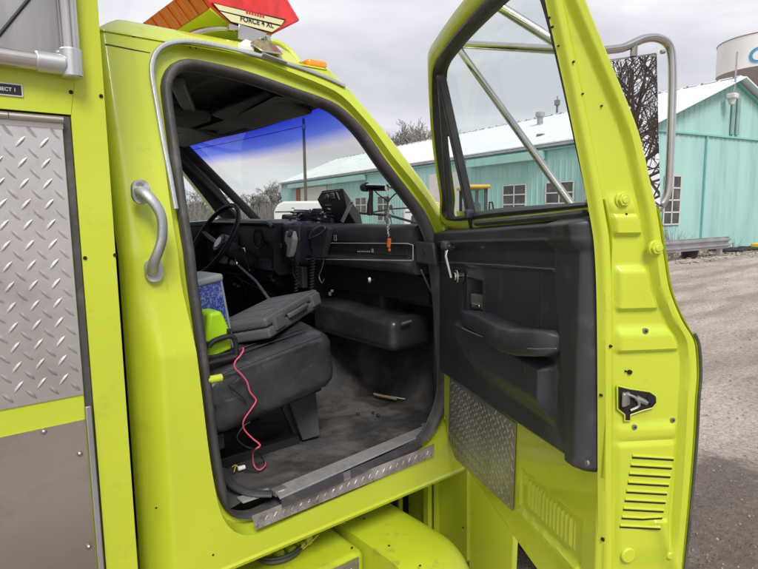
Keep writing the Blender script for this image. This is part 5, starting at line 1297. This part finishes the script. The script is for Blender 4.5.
# ================================================================== TREES
def tree(name, base, h, seed, mt_, depth=5, spread=.55, r0=None, nb=3, sides=4, minr=.008, low=0):
    rn = random.Random(seed); b = MB(); tw = MB(); r0 = r0 or h*.03
    root = empty(name, base)
    def grow(p, d, L_, r, lev):
        n = 3; pts = [p]; q = p; dd = d
        for i in range(n):
            dd = (dd+V((rn.uniform(-1,1),rn.uniform(-1,1),rn.uniform(-.5,.8)))*.16).normalized(); q = q+dd*(L_/n); pts.append(q)
        (b if lev < 2 else tw).tube(pts, [max(minr,r*(1-.35*i/n)) for i in range(n+1)], sides if lev < 3 else 3, caps=False)
        if lev >= depth: return
        k = nb+(1 if rn.random() < .5 else 0)+(low if lev == 0 else 0)
        for j in range(k):
            t = rn.uniform(.35,1) if lev else rn.uniform(.45 if not low else .22,1)
            i = min(int(t*n), n-1); c_ = pts[i].lerp(pts[i+1], t*n-i)
            side_ = V((rn.uniform(-1,1),rn.uniform(-1,1),rn.uniform(-.3,.6))); side_ = (side_-dd*side_.dot(dd)).normalized()
            nd = (dd*(1-spread)+side_*spread+V((0,0,.10))).normalized(); grow(c_, nd, L_*rn.uniform(.58,.82), r*.58, lev+1)
    grow(V(base), V((0,0,1)), h*.36, r0, 0)
    b.build('trunk', mt_, root, ang=80); tw.build('crown', mt_, root, ang=0); return root
tl = [(205,.98,'scrubby bare tree of the far tree line, farthest left in the windshield'),(222,1.0,'bare tree of the far tree line showing above the chrome fender mirror'),(240,.75,'low bare tree in the dip of the far tree line'),(252,1.05,'broad bare tree of the far tree line left of the tallest one'),(268,1.35,'tallest bare tree of the far tree line, close to the teal building'),(280,1.1,'bare tree of the far tree line touching the teal building edge'),(190,1.1,'bare far tree seen through the driver side glass')]
for i,(px_,k_,lab) in enumerate(tl):
    dep = 62+4*(i%3); t = tree('bare_tree', bg(LT(px_)*dep, dep, 0), 5.2*k_, 20+i, 'bark_hazy', depth=5, spread=.6, nb=3, sides=3, minr=.018); tag(t, lab, 'tree', group='far line of bare trees')
for i,(px_,dep,hh_,lab) in enumerate(((416,52,11.6,'bare tree showing over the white roof beside the door frame'),(404,55,11.2,'bare tree over the white roof, left of its neighbour'),(432,54,11.2,'bare tree over the white roof, partly behind the door frame'),(478,60,10.6,'low bare tree just topping the white roof ridge'))):
    t = tree('roof_line_tree', bg(LT(px_)*dep, dep, 0), hh_, 40+i, 'bark_hazy', depth=6, spread=.5, nb=3, sides=3, minr=.02); tag(t, lab, 'tree', group='bare trees behind the building')
# brush under the far tree line
br_ = MB()
for k in range(5200):
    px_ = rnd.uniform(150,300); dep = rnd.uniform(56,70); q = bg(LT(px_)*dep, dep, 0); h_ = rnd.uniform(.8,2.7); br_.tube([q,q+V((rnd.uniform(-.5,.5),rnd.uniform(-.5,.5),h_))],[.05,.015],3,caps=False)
o = br_.build('brush','bark_hazy',None,ang=0); tag(o,'grey brush under the far bare trees','brush',kind='stuff')
fd = MB(); fd.add([bg(-50,45,.03),bg(-6,45,.03),bg(-10,300,.03),bg(-200,300,.03)],[[0,1,2,3]]); mat('field',(.26,.2,.12),.95,var=.2,vs=.2); o = fd.build('field','field',None,ang=0); o['kind'] = 'structure'
# big bare tree behind the camera, seen only in the door mirror
mirdir = None
tr0 = CAM+ (nf*2*(nf.dot(CAM-mc)) - (CAM-mc))
rd = (mc-CAM).normalized(); rfl = (rd-nf*2*rd.dot(nf)).normalized(); hz_d = V((rfl.x,rfl.y,0)).normalized()
print('REFLECT', rfl)
for i,(dd_,off,hh_) in enumerate(((12.0,1.3,9.5),(17,-1.6,14.))):
    p_ = mc+hz_d*dd_+V((hz_d.y,-hz_d.x,0))*off; p_.z = 0
    t = tree('yard_tree', p_, hh_, 70+i, 'bark', depth=5, spread=.5, nb=3, sides=4, minr=.007, r0=.10, low=3)
    tag(t, ('large bare tree','second bare tree, off to the side,','tallest bare tree')[i]+' behind the photographer, reflected in the door mirror', 'tree')

# ================================================================== POLE, VEHICLES
q = bg(LT(306)*34, 34, 0); up_ = empty('utility_pole', q); tag(up_,'tall wooden utility pole seen through the windshield','utility pole')
zt3 = 1.6+(211-120)/569*34
b = MB(); b.cyl(q,V((q.x,q.y,zt3)),.10,10,r2=.075); b.build('pole','wood_pole',up_)
b = MB(); b.cyl(V((q.x,q.y,zt3-.2)),V((q.x,q.y,zt3+.1)),.05,6); b.rbox(V((q.x,q.y,zt3-.45)),(.2,.2,.3),.05); b.build('insulator','galv',up_)
e_ = bg(-30,42,5.2); b = MB(); s_ = V((q.x,q.y,zt3-.4)); b.tube([s_.lerp(e_,k/12)-V((0,0,.8*math.sin(math.pi*k/12))) for k in range(13)],.018,4); b.build('wire','dark',up_)

def van(nm, px0, px1, dep, top_py, lab, h_scale=1):
    x0_ = LT(px0)*dep; x1_ = LT(px1)*dep; L_ = x1_-x0_; zt = 1.6+(211.5-top_py)/569*dep
    base = bg((x0_+x1_)/2, dep, 0); r_ = empty(nm, base); tag(r_, lab, 'van')
    P = lambda l,d,z: bg(x0_+l, dep+d, z)
    Wd = 1.9
    o1 = [(0,.45),(0,zt-.35),(.12,zt-.10),(.35,zt),(L_-.6,zt),(L_-.25,zt-.12),(L_-.06,zt-.5),(L_,.95),(L_,.45)]
    b = MB(); b.prism([P(l,0,z) for l,z in o1], hd*Wd); b.build('body','paint_white',r_,ang=25,bevel=.07,seg=3)
    b = MB(); b.box(P(L_/2,-.012,zt-.34),(L_*.96,.02,.025),Matrix((rt,hd,V((0,0,1)))).transposed()); b.build('body_seam','dark',r_)
    for k,(a,c_) in enumerate(((.12,.45),(.52,.86))):
        b = MB(); b.prism([P(L_*a,-.02,zt-.9),P(L_*c_,-.02,zt-.9),P(L_*c_-.08,-.02,zt-.45),P(L_*a+.05,-.02,zt-.45)], hd*.02); b.build('window','win_dark',r_,bevel=.01)
    for l in (L_*.2,L_*.8):
        b = MB(); b.tube([P(l,-.03,.34),P(l,0,.34),P(l,.2,.34),P(l,.23,.34)],[.28,.34,.34,.28],24); b.build('wheel','tyre',r_)
    b = MB(); b.rbox(P(L_-.02,Wd/2,.55),(.12,Wd,.16),.03,Matrix((rt,hd,V((0,0,1)))).transposed()); b.build('bumper','galv',r_)
    return r_
van('white_van', 273.5, 350, 19, 199.5, 'white van with rounded roof parked before the teal building, seen through the windshield')
van('white_van', 404, 452, 17.5, 200.5, 'white van beside the spotlight handle, partly hidden by the windshield pillar')
# backhoe loader seen through the door glass
dep = 14.5; xx = lambda px_: LT(px_)*dep; zz = lambda py_: 1.6+(210.5-py_)/569*dep
bh = empty('backhoe', bg(xx(490),dep,0)); tag(bh,'backhoe loader with a yellow cab roof parked before the teal building','backhoe')
P = lambda px_,d,z: bg(xx(px_), dep+d, z)
BM = Matrix((rt,hd,V((0,0,1)))).transposed()
def pbx(px0,px1,z0_,z1_,d0,d1,nm,mt_,bev=.02,par=None):
    b = MB(); b.box(P((px0+px1)/2,(d0+d1)/2,(z0_+z1_)/2),((px1-px0)/569*dep,d1-d0,z1_-z0_),BM); return b.build(nm,mt_,par or bh,bevel=bev,seg=3)
pbx(464,490,zz(188.5),zz(184.5),-.1,1.5,'cab_roof','machine_yellow',.05)
for x_ in (468.5,486,):
    for d_ in (0,1.35): pbx(x_-1.6,x_+1.6,.9,zz(188),d_,d_+.07,'cab_post','black_trim',.01)
pbx(466,488,.75,zz(214),0,1.4,'cab_base','black_trim',.04)
b = MB(); b.prism([P(468,.03,zz(214)),P(487,.03,zz(214)),P(486,.03,zz(189)),P(469,.03,zz(189))], hd*.01); b.build('cab_window','far_glass',bh)
b = MB(); b.rbox(P(476,.7,zz(213)),(.45,.5,.6),.1,BM); b.build('operator_seat','box_grey',bh,ang=60)
pbx(487,508,.75,zz(215.5),.25,1.15,'engine_hood','black_trim',.06); pbx(503,509,.75,zz(216),.2,1.2,'hood_front','machine_yellow',.06)
pbx(440,466,.8,1.25,.3,1.1,'rear_frame','machine_yellow',.05)
b = MB(); b.tube([P(452,.7,1.0),P(448,.7,1.7),P(442,.7,1.75),P(438,.7,1.0)],[.13,.12,.10,.09],8); b.build('boom_arm','machine_yellow',bh)
b = MB(); b.tube([P(490,.1,zz(213)),P(490,.1,zz(202)),P(493,.1,zz(202)),P(495,.1,zz(213))],.025,6); b.build('grab_rail','dark',bh)
for x_,r_ in ((474,.62),(502,.42)):
    for d_ in (-.15,1.3):
        b = MB(); b.tube([P(x_,d_,r_),P(x_,d_+.04,r_),P(x_,d_+.30,r_),P(x_,d_+.34,r_)],[r_*.8,r_,r_,r_*.8],28); w_ = b.build('wheel','tyre',bh); b = MB(); b.cyl(P(x_,d_-.01,r_),P(x_,d_+.35,r_),r_*.45,16); b.build('rim','machine_yellow',w_)
def gmat():
    m = bpy.data.materials.new('gravel'); m.use_nodes = True; nt = m.node_tree; b = nt.nodes['Principled BSDF']; N = nt.nodes.new; Lk = nt.links.new
    tc = N('ShaderNodeTexCoord'); co = tc.outputs['Object']
    def noi(s, d=6, r=.6, st=None):
        n = N('ShaderNodeTexNoise'); n.inputs['Scale'].default_value = s; n.inputs['Detail'].default_value = d; n.inputs['Roughness'].default_value = r
        if st:
            mp = N('ShaderNodeMapping'); mp.inputs['Scale'].default_value = st; mp.inputs['Rotation'].default_value = (0,0,R(-25)); Lk(co, mp.inputs[0]); Lk(mp.outputs[0], n.inputs[0])
        else: Lk(co, n.inputs[0])
        return n.outputs[0]
    r1 = N('ShaderNodeValToRGB'); e = r1.color_ramp.elements; e[0].position = .36; e[0].color = (.31,.265,.23,1); e[1].position = .66; e[1].color = (.63,.565,.51,1); Lk(noi(26,8,.75), r1.inputs[0])
    r2 = N('ShaderNodeValToRGB'); e = r2.color_ramp.elements; e[0].position = .40; e[0].color = (.66,.62,.58,1); e[1].position = .62; e[1].color = (1.12,1.1,1.08,1); Lk(noi(.9,6,.6,(.35,1.6,1)), r2.inputs[0])
    mu = N('ShaderNodeMix'); mu.data_type = 'RGBA'; mu.blend_type = 'MULTIPLY'; mu.inputs[0].default_value = 1; Lk(r1.outputs[0], mu.inputs[6]); Lk(r2.outputs[0], mu.inputs[7])
    # small stones
    vo = N('ShaderNodeTexVoronoi'); vo.inputs['Scale'].default_value = 34; Lk(co, vo.inputs[0])
    r3 = N('ShaderNodeMapRange'); r3.inputs[1].default_value = .12; r3.inputs[2].default_value = .3; r3.inputs[3].default_value = .8; r3.inputs[4].default_value = 0; Lk(vo.outputs['Distance'], r3.inputs[0])
    m3 = N('ShaderNodeMix'); m3.data_type = 'RGBA'; Lk(r3.outputs[0], m3.inputs[0]); Lk(mu.outputs[2], m3.inputs[6]); m3.inputs[7].default_value = (.45,.42,.39,1)
    # damp patch near the truck
    sb_ = N('ShaderNodeVectorMath'); sb_.operation = 'SUBTRACT'; sb_.inputs[1].default_value = (3.25,-.50,0); Lk(co, sb_.inputs[0])
    sc_ = N('ShaderNodeVectorMath'); sc_.operation = 'MULTIPLY'; sc_.inputs[1].default_value = (.95,1.5,0); Lk(sb_.outputs[0], sc_.inputs[0])
    ln = N('ShaderNodeVectorMath'); ln.operation = 'LENGTH'; Lk(sc_.outputs[0], ln.inputs[0])
    ad = N('ShaderNodeMath'); ad.operation = 'MULTIPLY_ADD'; ad.inputs[1].default_value = 2.0; Lk(noi(3.2,8,.7), ad.inputs[0]); Lk(ln.outputs['Value'], ad.inputs[2])
    r4 = N('ShaderNodeMapRange'); r4.inputs[1].default_value = 1.62; r4.inputs[2].default_value = 1.95; r4.inputs[3].default_value = 1; r4.inputs[4].default_value = 0; Lk(ad.outputs[0], r4.inputs[0])
    m4 = N('ShaderNodeMix'); m4.data_type = 'RGBA'; m4.blend_type = 'MULTIPLY'; Lk(r4.outputs[0], m4.inputs[0]); Lk(m3.outputs[2], m4.inputs[6]); m4.inputs[7].default_value = (.40,.355,.32,1)
    Lk(m4.outputs[2], b.inputs['Base Color'])
    rr = N('ShaderNodeMapRange'); rr.inputs[3].default_value = .95; rr.inputs[4].default_value = .42; Lk(r4.outputs[0], rr.inputs[0]); Lk(rr.outputs[0], b.inputs['Roughness'])
    bp = N('ShaderNodeBump'); bp.inputs['Strength'].default_value = .9; bp.inputs['Distance'].default_value = .03
    a1 = N('ShaderNodeMath'); Lk(noi(26,8,.75), a1.inputs[0]); 
    a2 = N('ShaderNodeMath'); a2.operation = 'MULTIPLY'; a2.inputs[1].default_value = .5; Lk(r3.outputs[0], a2.inputs[0]); Lk(a2.outputs[0], a1.inputs[1]); Lk(a1.outputs[0], bp.inputs['Height']); Lk(bp.outputs[0], b.inputs['Normal'])
    MAT['gravel'] = m
gmat()
g = MB()
def gp(u, v):
    x = -30+70*u; y = -30+70*v; P = V((x,y,0))
    h = .035*noise.fractal(P*.6, 1, 2, 3)+.012*noise.noise(P*4)
    return V((x, y, h*min(1, 1)))
g.grid(gp, 320, 320)
s = MB(); 
far = [(-900,-900),(900,-900),(900,900),(-900,900)]
def gfar(u, v):
    # ring outside the fine sheet
    r = (0,.02,.1,.4,1)[int(round(v*4))]; a = u*4; i = int(a)%4; f = a-int(a)
    inn = [V((-30,-30,0)),V((40,-30,0)),V((40,40,0)),V((-30,40,0))]; out = [V((*p,0)) for p in far]
    p = inn[i].lerp(inn[(i+1)%4], f); q = out[i].lerp(out[(i+1)%4], f); w = p.lerp(q, r); w.z = -.10 if r == 0 else -.03
    return w
s.grid(gfar, 81, 5, closeu=False)
g.v += []; k = len(g.v); g.v += s.v; g.f += [[i+k for i in f] for f in s.f]
pb = MB(); rp_n = random.Random(5)
for k in range(15000):
    t = rp_n.random()**1.6; x = 2.0+t*17; y = -2.2+rp_n.random()*(3.2+t*9)
    r_ = (.003+.0065*rp_n.random()**3)*(1+t*1.8); a = rp_n.uniform(0,3.14); P = V((x,y,0)); z = .035*noise.fractal(P*.6, 1, 2, 3)+.012*noise.noise(P*4)
    c, s2 = math.cos(a)*r_, math.sin(a)*r_; q = rp_n.uniform(.6,1); 
    pb.add([V((x+c,y+s2,z)),V((x-s2*q,y+c*q,z)),V((x-c,y-s2,z)),V((x+s2*q,y-c*q,z)),V((x+c*.3,y+s2*.2,z+r_*.9)),V((x-c*.4,y-s2*.1,z+r_*.8))],[[0,1,4],[1,5,4],[1,2,5],[2,3,5],[3,4,5],[3,0,4]])
mat('pebble',(.27,.24,.21),.9,var=.6,vs=9)
o = pb.build('pebbles','pebble',None,ang=0); tag(o,'loose pebbles scattered over the dirt yard','pebbles',kind='stuff')
gr_ = g.build('ground', 'gravel', None, ang=60); gr_['kind'] = 'structure'
# ================================================================== SKY AND LIGHT
w = bpy.data.worlds.new('World'); scn.world = w; w.use_nodes = True; nt = w.node_tree; N = nt.nodes.new; Lk = nt.links.new
bgn = nt.nodes['Background']; sky = N('ShaderNodeTexSky'); sky.sky_type = 'NISHITA'; sky.sun_disc = False
SE, SA = R(48), R(-118)            # sun elevation, azimuth (world angle of the direction to the sun)
sky.sun_elevation = SE; sky.sun_rotation = math.pi/2-SA; sky.dust_density = 3; sky.air_density = 1
tc = N('ShaderNodeTexCoord'); mp = N('ShaderNodeMapping'); mp.inputs['Scale'].default_value = (1,1,3.2); Lk(tc.outputs['Generated'], mp.inputs[0])
nz = N('ShaderNodeTexNoise'); nz.inputs['Scale'].default_value = 2.6; nz.inputs['Detail'].default_value = 8; nz.inputs['Roughness'].default_value = .52; nz.inputs['Distortion'].default_value = .4; Lk(mp.outputs[0], nz.inputs[0])
rp = N('ShaderNodeValToRGB'); e = rp.color_ramp.elements
e[0].position = .32; e[0].color = (4.7,4.7,5.1,1); e[1].position = .68; e[1].color = (7.6,7.5,7.8,1)
q = e.new(.5); q.color = (5.9,5.85,6.25,1)
Lk(nz.outputs[0], rp.inputs[0])
mx = N('ShaderNodeMix'); mx.data_type = 'RGBA'; mx.inputs[0].default_value = .93; Lk(sky.outputs[0], mx.inputs[6]); Lk(rp.outputs[0], mx.inputs[7])
Lk(mx.outputs[2], bgn.inputs[0]); bgn.inputs[1].default_value = .1
sd = bpy.data.lights.new('sun', 'SUN'); sd.energy = 2.1; sd.angle = R(22); sd.color = (1,.97,.92)
so = bpy.data.objects.new('sun', sd); col.objects.link(so)
dirv = V((math.cos(SA)*math.cos(SE), math.sin(SA)*math.cos(SE), math.sin(SE)))
so.rotation_euler = dirv.to_track_quat('Z','Y').to_euler()
scn.view_settings.view_transform = 'Standard'; scn.view_settings.look = 'None'; scn.view_settings.gamma = 1; scn.view_settings.exposure = .5
scn.view_settings.use_curve_mapping = False
scn.render.engine = 'CYCLES'; scn.cycles.max_bounces = 10; scn.cycles.transparent_max_bounces = 12
